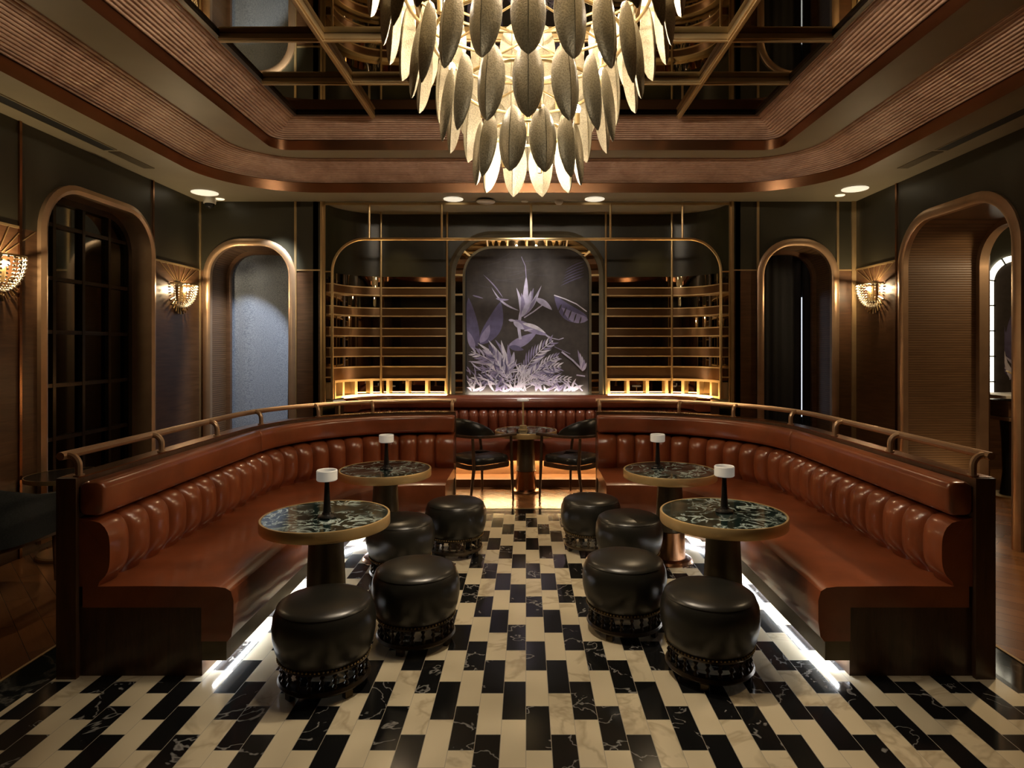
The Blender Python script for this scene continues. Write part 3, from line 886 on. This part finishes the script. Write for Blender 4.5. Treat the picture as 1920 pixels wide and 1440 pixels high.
banquette(-1, 'chestnut leather curved banquette left of the tiled aisle')
banquette(1, 'chestnut leather curved banquette right of the tiled aisle')

# banquette of the alcove on its plinth
def alcove_bench():
    root = empty('alcove_banquette', (0, 7.5, 0), 'dark chestnut channelled banquette under the botanical picture', 'sofa')
    P = rpath([(2.2, 7.2), (2.2, 7.84), (-2.17, 7.84), (-2.17, 7.2)], [0, .6, .6, 0], False, 20)
    L = plen(P); pp = lambda ss: resample(P, ss); D = pp([L*i/120 for i in range(121)])
    S = rpath([(2.19, 7.84), (-2.16, 7.84)], 0)
    b = MB(); b.sweep(S, [(.0, 0), (.86, 0), (.86, .085), (.0, .085)]); b.build('plinth', M['walnut2'], root, 40)
    b = MB(); b.sweep(S, [(.1, .085), (.55, .085), (.55, .27), (.1, .27)]); b.build('riser', M['walnut2'], root, 40)
    b = MB(); b.sweep(S, [(.60, .262), (.62, .262), (.62, .270), (.60, .270)]); b.build('light_strip', M['wled2'], root, 40)
    b = MB(); b.sweep(S, [(.1, .27), (.74, .27), (.76, .30), (.765, .45), (.74, .49), (.7, .5), (.1, .5)]); b.build('seat_cushion', M['leather2'], root, 40)
    n = 44; rows = []
    for c_ in range(n):
        for k in range(7 if c_ == n-1 else 6): rows.append((L*(c_+k/6)/n, abs(sin(pi*k/6))**.45))
    G = []
    for (ss, q), (x, y, nx, ny) in zip(rows, pp([r[0] for r in rows])):
        T = .27+.055*q; r = [(x+nx*.1, y+ny*.1, .5)]
        for k in range(11):
            v = k/10; tt = .2+(T-.2)*(max(0, 1-abs(2*v-1)**3))**.45; r.append((x+nx*tt, y+ny*tt, .5+(.305+.01*q)*v))
        r.append((x+nx*.1, y+ny*.1, .8)); G.append(r)
    b = MB(); b.grid(G, cp=True); b.build('channelled_backrest', M['leather2'], root, 60)
    b = MB(); b.sweep(D, [(.1, .81), (.25, .81), (.285, .83), (.295, .87), (.29, .92), (.26, .95), (.22, .962), (.1, .962)]); b.build('head_roll', M['leather2'], root, 40)
    b = MB(); b.sweep(D, [(.0, 0), (.1, 0), (.1, .93), (.0, .93)]); b.build('back_panel', M['walnut'], root, 40)
    return root
alcove_bench()

# ------------------------------------------------------------------ drum stools
def make_stool():
    r = empty('drum_stool', (0, 0, 0), 'black leather drum stool', 'stool', 'black drum stools')
    b = MB(); b.lathe([(.001, .150), (.196, .150), (.205, .160), (.218, .195), (.228, .245), (.2305, .29), (.225, .335), (.214, .362), (.2095, .369), (.2115, .372),
                       (.208, .378), (.19, .390), (.15, .402), (.09, .409), (.04, .411), (.001, .411)], n=64)
    b.build('seat', M['black'], r, 30)
    b = MB(); b.lathe([(.18, .132), (.2, .132), (.205, .142), (.2, .153), (.18, .153)], n=56); tr = b.build('upper_ring', M['ebony'], r)
    b = MB()
    for k in range(72):
        a = 2*pi*k/72; b.ball((.2055*cos(a), .2055*sin(a), .150), .0052, 6, 4)
    b.build('nailhead_trim', M['nail'], tr)
    b = MB()
    for k in range(22):
        a = 2*pi*k/22; x, y = .187*cos(a), .187*sin(a)
        b.lathe([(.001, .058), (.006, .058), (.012, .071), (.005, .083), (.012, .096), (.005, .108), (.012, .121), (.006, .134), (.001, .134)], (x, y, 0), 8)
    b.build('spindle_band', M['ebony'], r)
    b = MB(); b.lathe([(.15, .038), (.2, .038), (.207, .048), (.2, .060), (.15, .060)], n=56); b.build('base_ring', M['ebony'], r)
    for k in range(4):
        a = pi/4+pi/2*k; b = MB(); x, y = .175*cos(a), .175*sin(a)
        b.obox((x, y, .0195), (cos(a), sin(a), 0), (.014, .02, .0195)); b.build('foot', M['ebony'], r, 0, .003)
    return r
stool0 = make_stool()
STOOLS = [(-.925, 2.915, .1, 'black drum stool in the foreground left, nearest of the left four'),
          (-.58, 3.345, .5, 'black drum stool beside the marble aisle, second nearest on the left'),
          (-.845, 4.27, .9, 'black drum stool tucked under the far left marble table'),
          (-.527, 4.76, .3, 'black drum stool farthest away on the left side of the aisle'),
          (.875, 3.02, .4, 'black drum stool in the foreground right, nearest of the right four'),
          (.542, 3.485, .2, 'black drum stool beside the marble aisle, second nearest on the right'),
          (.708, 4.35, .7, 'black drum stool tucked under the far right marble table'),
          (.498, 4.86, 1.1, 'black drum stool farthest away on the right side of the aisle')]
for i, (x, y, a, lb) in enumerate(STOOLS):
    o = stool0 if i == 0 else dup(stool0)
    o.location = (x, y, 0); o.rotation_euler = (0, 0, a); o['label'] = lb

# ------------------------------------------------------------------ round marble tables
def make_table():
    r = empty('pedestal_table', (0, 0, 0), 'round marble table', 'table', 'round marble tables')
    b = MB(); b.lathe([(.001, .612), (.318, .612), (.322, .618), (.322, .652), (.318, .655), (.001, .655)], n=72); tp = b.build('tabletop', M['gmarble'], r, 30)
    b = MB(); b.lathe([(.3215, .600), (.331, .600), (.333, .604), (.333, .653), (.331, .6565), (.3215, .6565)], n=72); b.grid([[(.3215*cos(2*pi*i/72), .3215*sin(2*pi*i/72), z) for i in range(73)] for z in (.6, .6565)])
    b.build('brass_rim', M['rim'], tp, 30)
    b = MB(); b.lathe([(.001, .596), (.3, .596), (.3, .611), (.001, .611)], n=56); b.build('underside', M['dbronze'], r, 30)
    b = MB(); b.lathe([(.082, .225), (.103, .225), (.086, .596), (.05, .596)], n=40); b.build('column', M['dbronze'], r, 30)
    b = MB(); b.lathe([(.001, .03), (.112, .03), (.107, .2), (.109, .222), (.001, .222)], n=40); b.build('base_sleeve', M['bronze'], r, 30)
    b = MB(); b.lathe([(.001, 0), (.165, 0), (.167, .006), (.155, .022), (.12, .03), (.001, .03)], n=48); b.build('base_plate', M['bronze'], r, 30)
    return r
table0 = make_table()
TABLES = [(-1.06, 3.36, 0, 'round dark green marble table with brass rim nearest on the left'),
          (-1.03, 4.645, 1.9, 'round green marble table at the far end of the left banquette'),
          (1.064, 3.42, 3.3, 'round green marble table with brass rim nearest on the right'),
          (1.045, 4.60, 4.4, 'round marble table at the far end of the right banquette'),
          (0.0, 6.80, 2.6, 'round table between the two black armchairs under the picture')]
TOBJ = []
for i, (x, y, a, lb) in enumerate(TABLES):
    o = table0 if i == 0 else dup(table0)
    o.location = (x, y, 0); o.rotation_euler = (0, 0, a); o['label'] = lb
    TOBJ.append(o)

# ------------------------------------------------------------------ table lamps
def make_lamp():
    r = empty('table_lamp', (0, 0, 0), 'small table lamp', 'lamp', 'black stemmed table lamps')
    b = MB(); b.lathe([(.001, 0), (.046, 0), (.047, .006), (.044, .012), (.026, .02), (.022, .03), (.001, .03)], n=36); b.build('base', M['lampblack'], r, 30)
    b = MB(); b.lathe([(.001, .03), (.020, .03), (.016, .09), (.0115, .195), (.001, .195)], n=28); b.build('stem', M['lampblack'], r, 30)
    b = MB(); b.lathe([(.001, .195), (.049, .195), (.053, .199), (.053, .246), (.050, .25), (.046, .247), (.044, .225), (.001, .222)], n=40)
    b.build('shade', M['drum'], r, 30)
    b = MB(); b.lathe([(.001, .2225), (.0438, .2255), (.0438, .228), (.001, .228)], n=32); b.build('top_plate', M['lampblack'], r, 30)
    return r
lamp0 = make_lamp()
for i, (x, y, lb) in enumerate([(-1.04, 3.31, 'black stemmed lamp with white drum on the nearest left marble table'),
                                (-1.02, 4.63, 'black stemmed lamp with white drum on the far left marble table'),
                                (1.072, 3.42, 'black stemmed lamp with white drum on the nearest right marble table'),
                                (.97, 4.66, 'black stemmed lamp with white drum on the far right marble table')]):
    o = lamp0 if i == 0 else dup(lamp0)
    o.location = (x, y, .6565); o['label'] = lb
def make_blamp():
    r = empty('brass_lamp', (0, 0, 0), 'brass table lamp', 'lamp', 'brass table lamps')
    b = MB(); b.lathe([(.001, 0), (.052, 0), (.052, .012), (.04, .018), (.04, .05), (.03, .056), (.001, .056)], n=28); b.build('base', M['edge'], r, 30)
    b = MB(); b.lathe([(.001, .056), (.011, .056), (.009, .3), (.016, .312), (.001, .312)], n=16); b.build('stem', M['edge'], r, 30)
    b = MB(); b.lathe([(.001, .312), (.06, .314), (.066, .319), (.066, .327), (.06, .332), (.001, .332)], n=32); b.build('disc_shade', M['drum'], r, 30)
    return r
bl0 = make_blamp(); bl0.location = (-.03, 6.76, .6565); bl0['label'] = 'brass lamp with white disc on the table between the armchairs'
for x, y, lb in ((-1.95, 6.62, 'brass lamp behind the left banquette, only its top showing over the rail'), (1.60, 6.62, 'brass lamp behind the right banquette, only its top showing over the rail')):
    o = dup(bl0); o.location = (x, y, .6565); o['label'] = lb
    t_ = dup(table0); t_.location = (x, y, 0); t_['label'] = 'round marble table hidden behind the %s banquette under a brass lamp' % ('left' if x < 0 else 'right')

# ------------------------------------------------------------------ black armchairs (local: facing +Y)
def make_armchair():
    r = empty('armchair', (0, 0, 0), 'armchair', 'armchair', 'black leather armchairs')
    b = MB(); pa = rpath(rect(-.23, .23, -.23, .23), [.14, .14, .08, .08], True, 6)
    rows = [off(pa, t) for t in (.03, .0, .0, .012, .05, .12, .2)]; zs = (.375, .385, .425, .445, .458, .464, .466)
    b.grid([[(x, y, z) for x, y in q] for q, z in zip(rows, zs)], cp=True)
    q = rows[-1]; b.add([(x, y, .466) for x, y in q], [list(range(len(q)))]); q = rows[0]; b.add([(x, y, .375) for x, y in q], [list(range(len(q)))])
    b.build('seat_pad', M['black'], r, 40)
    b = MB(); b.sweep(pa, [(-.012, .335), (.01, .335), (.01, .378), (-.012, .378)], None, True); b.build('seat_frame', M['walnut'], r, 30)
    for sx in (-1, 1):
        b = MB(); b.tube([(sx*.255, .235, 0), (sx*.245, .225, .36), (sx*.262, .20, .655)], [.011, .017, .014], 10); b.build('leg', M['walnut'], r)
        b = MB(); b.tube([(sx*.225, -.29, 0), (sx*.19, -.215, .36), (sx*.215, -.25, .655)], [.011, .018, .014], 10); b.build('leg', M['walnut'], r)
    U = rpath([(.28, .24), (.28, -.27), (-.28, -.27), (-.28, .24)], [0, .26, .26, 0], False, 12)
    b = MB(); b.sweep(U, [(-.024, .652), (.024, .652), (.028, .665), (.022, .68), (-.022, .68), (-.028, .665)]); b.build('arm_rail', M['walnut'], r, 40)
    L = plen(U); V = resample(U, [L*.2+L*.6*i/40 for i in range(41)]); rows = []
    for i, (x, y, nx, ny) in enumerate(V):
        f = i/40; h = .15*min(1, (sin(pi*f))**.55+.02)
        rows.append([(x+t_*nx, y+t_*ny, .68+z_*h) for t_, z_ in ((-.03, 0), (-.042, .4), (-.045, .9), (-.03, 1.02), (-.005, 1.02), (.012, .9), (.018, .4), (.012, 0))])
    b = MB(); b.grid(rows, cp=True); b.add(rows[0], [list(range(8))]); b.add(rows[-1], [list(range(8))]); b.build('back_pad', M['black'], r, 50)
    return r
ch0 = make_armchair()
ch0.location = (-.475, 6.48, 0); ch0.rotation_euler = (0, 0, radians(-48)); ch0['label'] = 'black leather armchair left of the table under the picture'
o = dup(ch0); o.location = (.485, 6.48, 0); o.rotation_euler = (0, 0, radians(48)); o['label'] = 'black leather armchair right of the table under the picture'

# ------------------------------------------------------------------ lounge chair and side table behind the left banquette
def lounge():
    r = empty('lounge_chair', (-3.36, 3.92, 0), 'charcoal fabric tub chair with wooden legs by the left wall', 'armchair')
    U = rpath([(.29, .30), (.29, -.32), (-.29, -.32), (-.29, .30)], [0, .24, .24, 0], False, 12)
    U = resample(U, [plen(U)*i/60 for i in range(61)])
    X0 = r.location.x; Y0 = r.location.y; rows = []
    for i, (x, y, nx, ny) in enumerate(U):
        f = i/60; zt = .60+.17*max(0, sin(pi*f))**2.5
        rows.append([(X0+x+t_*nx, Y0+y+t_*ny, z_) for t_, z_ in ((0, .365), (-.02, .45), (-.03, zt-.02), (-.015, zt), (.03, zt), (.05, zt-.03), (.06, .45), (.06, .365))])
    b = MB(); b.grid(rows, cp=True); b.add(rows[0], [list(range(8))]); b.add(rows[-1], [list(range(8))]); b.build('shell', M['greyfab'], r, 50)
    b = MB(); pa = rpath(rect(X0-.24, X0+.24, Y0-.26, Y0+.3), [.16, .16, .05, .05], True, 6)
    b.grid([[(x, y, z) for x, y in off(pa, t_)] for t_, z in ((.01, .36), (0, .38), (0, .43), (.03, .455), (.12, .46))], cp=True)
    q = off(pa, .12); b.add([(x, y, .46) for x, y in q], [list(range(len(q)))]); b.build('seat_pad', M['greyfab'], r, 40)
    b = MB(); b.sweep([(X0+x, Y0+y, nx, ny) for x, y, nx, ny in U], [(-.012, .335), (.03, .335), (.03, .365), (-.012, .365)]); b.build('seat_frame', M['walnut2'], r, 40)
    for sx, sy in ((1, 1), (-1, 1), (1, -1), (-1, -1)):
        b = MB(); b.tube([(X0+sx*.235, Y0+sy*.29, 0), (X0+sx*.24, Y0+sy*.275, .35)], [.010, .019], 10); b.build('leg', M['walnut2'], r)
lounge()
r = empty('side_table', (-3.41, 4.72, 0), 'small round side table with brass edge behind the charcoal tub chair', 'table')
b = MB(); b.lathe([(.001, .575), (.265, .575), (.265, .598), (.001, .598)], (-3.41, 4.72, 0), 48); b.build('tabletop', M['lampblack'], r, 30)
b = MB(); b.lathe([(.2655, .57), (.272, .57), (.272, .601), (.2655, .601)], (-3.41, 4.72, 0), 48); b.build('brass_rim', M['brass'], r, 30)
b = MB(); b.lathe([(.001, .03), (.03, .03), (.03, .575), (.001, .575)], (-3.41, 4.72, 0), 20); b.build('stem', M['ebony'], r, 30)
b = MB(); b.lathe([(.001, 0), (.2, 0), (.2, .02), (.19, .03), (.001, .03)], (-3.41, 4.72, 0), 40); b.build('base_plate', M['brass'], r, 30)

# ------------------------------------------------------------------ wall sconces
def make_sconce():
    r = empty('wall_sconce', (0, 0, 0), 'sconce', 'wall light', 'beaded wall sconces')   # wall at x=0, light towards +X
    b = MB(); b.lathe([(.001, -.1), (.05, -.1), (.05, .06), (.001, .06)], (.012, 0, 0), 20); b.build('wall_bracket', M['nail'], r, 30)
    b = MB(); b.lathe([(.165, .075), (.18, .075), (.18, .09), (.165, .09)], (.0, 0, 0), 24, -pi/2, pi/2); b.build('top_ring', M['nail'], r, 30)
    s = MB(); n = 13
    for i in range(n):
        a = pi/2*.97*i/(n-1); s.ball((.03+.147*cos(a), 0, .07-.235*sin(a)), .0085-.003*i/n, 8, 6)
    s0 = None
    for k in range(15):
        a = -pi/2+pi*k/14
        if s0 is None: s0 = s.build('bead_strand', M['crystal'], r, 60); o = s0
        else: o = s0.copy(); COL.objects.link(o); o.parent = r
        o.rotation_euler = (0, 0, a)
    b = MB()
    for k in range(11):
        a = radians(200+14*k); b.tube([(.01, .11*cos(a), -.02+.11*sin(a)), (.014, .215*cos(a), -.02+.215*sin(a))], [.006, .010], 6)
    b.build('spike_fan', M['nail'], r)
    b = MB(); b.ball((.075, .012, .03), .017, 12, 8); b.build('bulb', M['sbulb'], r)
    b = MB(); b.ball((.04, 0, -.19), .02, 10, 8); b.build('finial', M['nail'], r)
    return r
sc0 = make_sconce()
SCN = [(XL+.006, 6.76, 2.13, 0, 'beaded wall sconce between the lattice window and the blue curtain niche'),
       (XL+.006, 4.41, 2.10, 0, 'beaded wall sconce cut by the left edge of the picture'),
       (XR-.006, 6.80, 2.14, pi, 'beaded wall sconce beside the portal on the right wall')]
for i, (x, y, z, a, lb) in enumerate(SCN):
    o = sc0 if i == 0 else dup(sc0)
    o.location = (x, y, z); o.rotation_euler = (0, 0, a); o['label'] = lb
    s = 1 if a == 0 else -1
    b = MB()      # thin brass inlay lines above the lamp
    for k in (-3, -2, -1, 0, 1, 2, 3):
        y0, z0 = y+.03*k, z+.12
        y1, z1 = y+.12*k, 2.41
        if y-.42 < y1 < 7.17: b.obox((x+s*.002*0, (y0+y1)/2, (z0+z1)/2), (0, y1-y0, z1-z0), (math.hypot(y1-y0, z1-z0)/2, .0035, .003))
    b.build('brass_inlay', M['brass'], wleft if s > 0 else wright, 0)

# ------------------------------------------------------------------ chandelier of metal leaves
CHX, CHY = .01, 3.2
ch = empty('chandelier', (CHX, CHY, 3.655), 'tiered chandelier of overlapping pewter leaves hanging from the mirrored ceiling', 'chandelier')
def leaf_mesh(L, w):
    b = MB(); n = 14; rows = []
    for i in range(n+1):
        f = i/n; h = w*(sin(pi*min(max(f, .0), 1)**.95))**.56 if 0 < f < 1 else .004
        z = -L*f; cy = .03*sin(pi*f)
        rows.append([(-h, -.02*h/w+cy*0, z), (-h*.5, .012*h/w, z), (-.002, .028*h/w, z), (0, .022*h/w, z), (.002, .028*h/w, z), (h*.5, .012*h/w, z), (h, -.02*h/w, z)])
    back = [[(x, y-.0035, z) for x, y, z in q] for q in rows]
    b.grid([q+bq[::-1] for q, bq in zip(rows, back)], cp=True)
    return b
#        radius, tip z, count, leaf length, half width, tilt
TIERS = [(.235, 2.365, 10, .325, .068, .10), (.385, 2.555, 14, .37, .071, .10), (.53, 2.765, 18, .39, .076, .10), (.665, 2.975, 22, .40, .079, .10), (.75, 3.19, 25, .37, .080, .08)]
for ti, (R, zt, n, L, w, tilt) in enumerate(TIERS):
    zr = zt+L*.80
    b = MB(); b.tube([(CHX+(R-.05)*cos(2*pi*i/48), CHY+(R-.05)*sin(2*pi*i/48), zr) for i in range(48)], .009, 8, True); ring = b.build('tier_ring', M['gold'], ch)
    b = MB()
    for k in range(4):
        a = pi/4+pi/2*k; b.tube([(CHX+.02*cos(a), CHY+.02*sin(a), zr+.03), (CHX+(R-.05)*cos(a), CHY+(R-.05)*sin(a), zr)], .006, 6)
    b.build('ring_spoke', M['gold'], ch)
    l0 = None
    for k in range(n):
        a = -pi/2+2*pi*(k+(.5 if ti in (0, 3) else 0))/n
        if l0 is None:
            l0 = leaf_mesh(L, w).build('metal_leaf', M['leaf'], None, 50); l0.parent = ch; o = l0
        else:
            o = l0.copy(); COL.objects.link(o); o.parent = ch
        o.location = (R*cos(a), R*sin(a), zt+L-3.655)
        o.rotation_euler = Matrix.Rotation(a-pi/2, 3, 'Z').to_euler() if False else (Matrix.Rotation(a-pi/2, 3, 'Z') @ Matrix.Rotation(tilt+random.uniform(-.03, .03), 3, 'X')).to_euler()
b = MB(); b.lathe([(.001, 2.62), (.02, 2.62), (.02, 3.6), (.001, 3.6)], (CHX, CHY, 0), 16); b.lathe([(.001, 3.6), (.2, 3.6), (.2, 3.634), (.001, 3.634)], (CHX, CHY, 0), 40)
b.build('canopy_stem', M['gold'], ch, 30)
for k in range(8):  # added bulb ring, out of view, to light the ribbed coves
    a = 2*pi*(k+.5)/8; p = (CHX+.5*cos(a), CHY+.5*sin(a), 3.60)
    bb = MB(); bb.tube([(CHX+.18*cos(a), CHY+.18*sin(a), 3.617), (CHX+.47*cos(a), CHY+.47*sin(a), 3.605)], .008, 8); hld = bb.build('bulb_holder', M['gold'], ch, 30)
    bb = MB(); bb.ball(p, .018, 10, 8); bb.build('bulb', M['fillbulb'], hld, 60)
k0 = None
for R, z, n, ph in ((.12, 2.53, 3, .5), (.25, 2.74, 5, .2), (.38, 2.95, 6, .6), (.50, 3.16, 6, .1)):
    for k in range(n):
        a = -pi/2+ph+2*pi*k/n; p = (CHX+R*cos(a), CHY+R*sin(a), z)
        bb = MB(); bb.lathe([(.001, -.075), (.012, -.075), (.012, -.02), (.001, -.02)], p, 10); hld = bb.build('bulb_holder', M['gold'], ch, 30)
        bb = MB(); bb.ball(p, .016, 10, 8, 1.4); bb.build('bulb', M['lbulb'] if z < 2.6 else M['bulb'], hld, 60)

# ------------------------------------------------------------------ things on the ceiling
def disc(name, x, y, r, label, cat, m, h=.012, group=None):
    b = MB(); b.lathe([(.001, -h), (r*.86, -h), (r*.92, -h*.6), (r, -h*.5), (r, 0), (.001, 0)], (x, y, ZC), 36)
    o = empty(name, (x, y, ZC-h), label, cat, group)
    b.build('cover', m, o, 30)
    return o
def cz(px, py, dz=1.65):
    d = F*dz/(H+0-0+0*px+650-py-1.55) if False else F*dz/(650-py)
    return ((px-CX)*d/F, d)
for px, py, r_, lb in ((384, 361, .135, 'large round ceiling light above the security camera'), (1603, 354, .13, 'large round ceiling light in the right ceiling corner'),
                       (850, 373, .11, 'round ceiling light above the left alcove shelves'), (1115, 373, .11, 'round ceiling light above the right alcove shelves')):
    x, y = cz(px, py); disc('ceiling_light', x, y, r_, lb, 'ceiling light', M['bigdisc'], .012, 'round ceiling lights')
x, y = cz(412, 373); disc('downlight', x, y, .05, 'small lit downlight next to the security camera', 'ceiling light', M['disc'], .008, 'small downlights')
x, y = cz(1575, 366); disc('downlight', x, y, .05, 'small lit downlight in the right ceiling corner', 'ceiling light', M['disc'], .008, 'small downlights')
x, y = cz(984, 377); disc('sprinkler', x, y, .04, 'small white sprinkler cap over the picture', 'sprinkler', M['plastic'], .012)
x, y = cz(911, 374)
o = empty('smoke_detector', (x, y, ZC-.06), 'round white smoke detector hanging below the ceiling left of the sprinkler', 'smoke detector')
b = MB(); b.lathe([(.001, -.022), (.06, -.022), (.10, -.012), (.105, 0), (.001, 0)], (x, y, ZC-.022), 32); b.build('body', M['plastic'], o, 30)
b = MB(); b.lathe([(.001, 0), (.085, 0), (.085, .023), (.001, .023)], (x, y, ZC-.023), 32); b.build('mounting_base', M['vent'], o, 30)
x, y = cz(1048, 376)
o = empty('motion_sensor', (x, y, ZC), 'small white dome sensor on the ceiling right of the sprinkler', 'sensor')
b = MB(); b.lathe([(.001, -.05), (.025, -.046), (.045, -.028), (.05, -.008), (.05, 0), (.001, 0)], (x, y, ZC), 28); b.build('dome', M['plastic'], o, 40)
x, y = cz(393, 371)
o = empty('security_camera', (x, y, ZC), 'white security camera with dark dome below the left ceiling corner', 'camera')
b = MB(); b.lathe([(.001, -.065), (.062, -.065), (.066, -.05), (.066, 0), (.001, 0)], (x, y, ZC), 32); b.build('housing', M['plastic'], o, 30)
b = MB(); b.ball((x, y, ZC-.065), .053, 20, 12); b.build('dome', M['glass'], o, 60)
for s, x0 in (('left', -3.48), ('right', 3.48)):
    o = empty('air_vent', (x0, 4.0, ZC), 'long black slot air vent in the %s ceiling edge' % s, 'air vent', 'slot air vents')
    b = MB(); b.box(x0-.05, x0+.05, 1.2, 5.3, ZC-.006, ZC); b.build('slot', M['vent'], o, 0)
    b = MB()
    for q in (-.058, .05): b.box(x0+q, x0+q+.008, 1.2, 5.3, ZC-.009, ZC)
    b.build('slot_trim', M['ceil'], o, 0)
    b = MB(); b.box(x0-.05, x0+.05, 5.35, 5.85, ZC-.004, ZC); b.build('grille', M['dbronze'], o, 0)

# ------------------------------------------------------------------ the room beyond the portal
o = empty('arched_light_picture', (6.3, 7.95, .95), 'second botanical picture inside a glowing arch beyond the portal', 'picture')
PA = arch(5.82, 7.1, .95, 2.70, .36)
b = MB(); b.sweep(PA, [(0, 0), (.07, 0), (.07, .02), (0, .02)], ym(7.99)); b.build('arch_light', M['archlight'], o, 40)
b = MB()
for k in range(14):
    x, z, nx, nz = resample(PA, [plen(PA)*(k+.5)/14])[0]
    b.obox((x+.035*nx, 7.965, z+.035*nz), (nx, 0, nz), (.05, .01, .008))
b.build('divider', M['lampblack'], o, 0)
m_ = MB(); Art.k = 0
m_.cur = 0; pr = [(x, z) for x, z, _, _ in rpath([(5.89, .95), (7.02, .95), (7.02, 2.63), (5.89, 2.63)], [0, 0, .3, .3], True)]
m_.add([(x, 7.985, z) for x, z in pr], [list(range(len(pr)))])
apx = ap
def ap(cx, cy): return (5.88+cx/1000, .95+cy/1000)
_AY = AY; AY = 7.984
for k in range(26):
    a = radians(random.uniform(35, 150)); l = random.uniform(250, 600)
    aleaf((330+random.uniform(-120, 160), 180), (330+l*cos(a), 180+l*sin(a)), 24, random.uniform(-30, 30), random.choice((1, 4, 3, 2)), 6)
for t_ in ((60, 1010), (240, 1000)): aleaf((250, 420), t_, 60, 20, 2, 8)
AY = _AY; ap = apx
m_.build('canvas', art_m, o, 0)
o = empty('bar_table', (5.05, 6.55, 0), 'tall dark bar table with pale top seen through the portal', 'table')
b = MB(); b.box(4.78, 5.4, 6.3, 6.8, 1.03, 1.06); b.build('tabletop', M['plastic'], o, 0, .004)
b = MB(); b.box(4.85, 5.2, 6.36, 6.74, .84, 1.0); b.build('drawer', M['walnut2'], o, 0, .004)
b = MB(); b.box(4.84, 5.3, 6.34, 6.76, .80, .835); b.build('shelf', M['pbrass'], o, 0, .004)
b = MB(); b.lathe([(.001, .02), (.10, .02), (.075, .25), (.085, .6), (.10, .80), (.001, .80)], (5.02, 6.55, 0), 28); b.build('pedestal', M['glass'], o, 30)
b = MB(); b.lathe([(.001, 0), (.2, 0), (.2, .02), (.001, .02)], (5.02, 6.55, 0), 28); b.build('base_plate', M['brass'], o, 30)
for x_, y_ in ((4.9, 6.34), (5.2, 6.36)):
    b = MB(); b.tube([(x_, y_, .84), (x_, y_, 1.03)], .012, 8); b.build('post', M['gold'], o)
o = empty('leaf_sculpture', (5.1, 6.5, 1.06), 'golden leaf sculpture standing on the bar table beyond the portal', 'sculpture')
b = MB(); b.lathe([(.001, 0), (.06, 0), (.075, .06), (.05, .1), (.001, .1)], (5.1, 6.5, 1.06), 20); b.build('vase', M['lampblack'], o, 30)
for (dx, dy, dz, w) in ((.14, -.05, .27, .05), (-.2, -.03, .16, .05), (.02, .02, .36, .06), (.2, 0, .12, .05)):
    b = MB(); rows = []
    for i in range(9):
        f = i/8; h = w*sin(pi*f)**.7 if 0 < f < 1 else .002
        c_ = Vector((5.1+dx*f, 6.5+dy*f, 1.14+dz*sin(f*pi/2)))
        rows.append([c_+Vector((-h*dz*2, 0, h*abs(dx)*2)), c_+Vector((0, -.015, 0)), c_+Vector((h*dz*2, 0, -h*abs(dx)*2)), c_+Vector((0, .004, 0))])
    b.grid(rows, cp=True); b.build('gold_leaf', M['gold'], o, 50)
o = empty('floor_uplight', (4.15, 6.05, 0), 'recessed floor uplight at the foot of the portal', 'light')
b = MB(); b.lathe([(.001, 0), (.06, 0), (.06, .01), (.001, .012)], (4.15, 6.05, 0), 24); b.build('cover', M['disc'], o, 30)
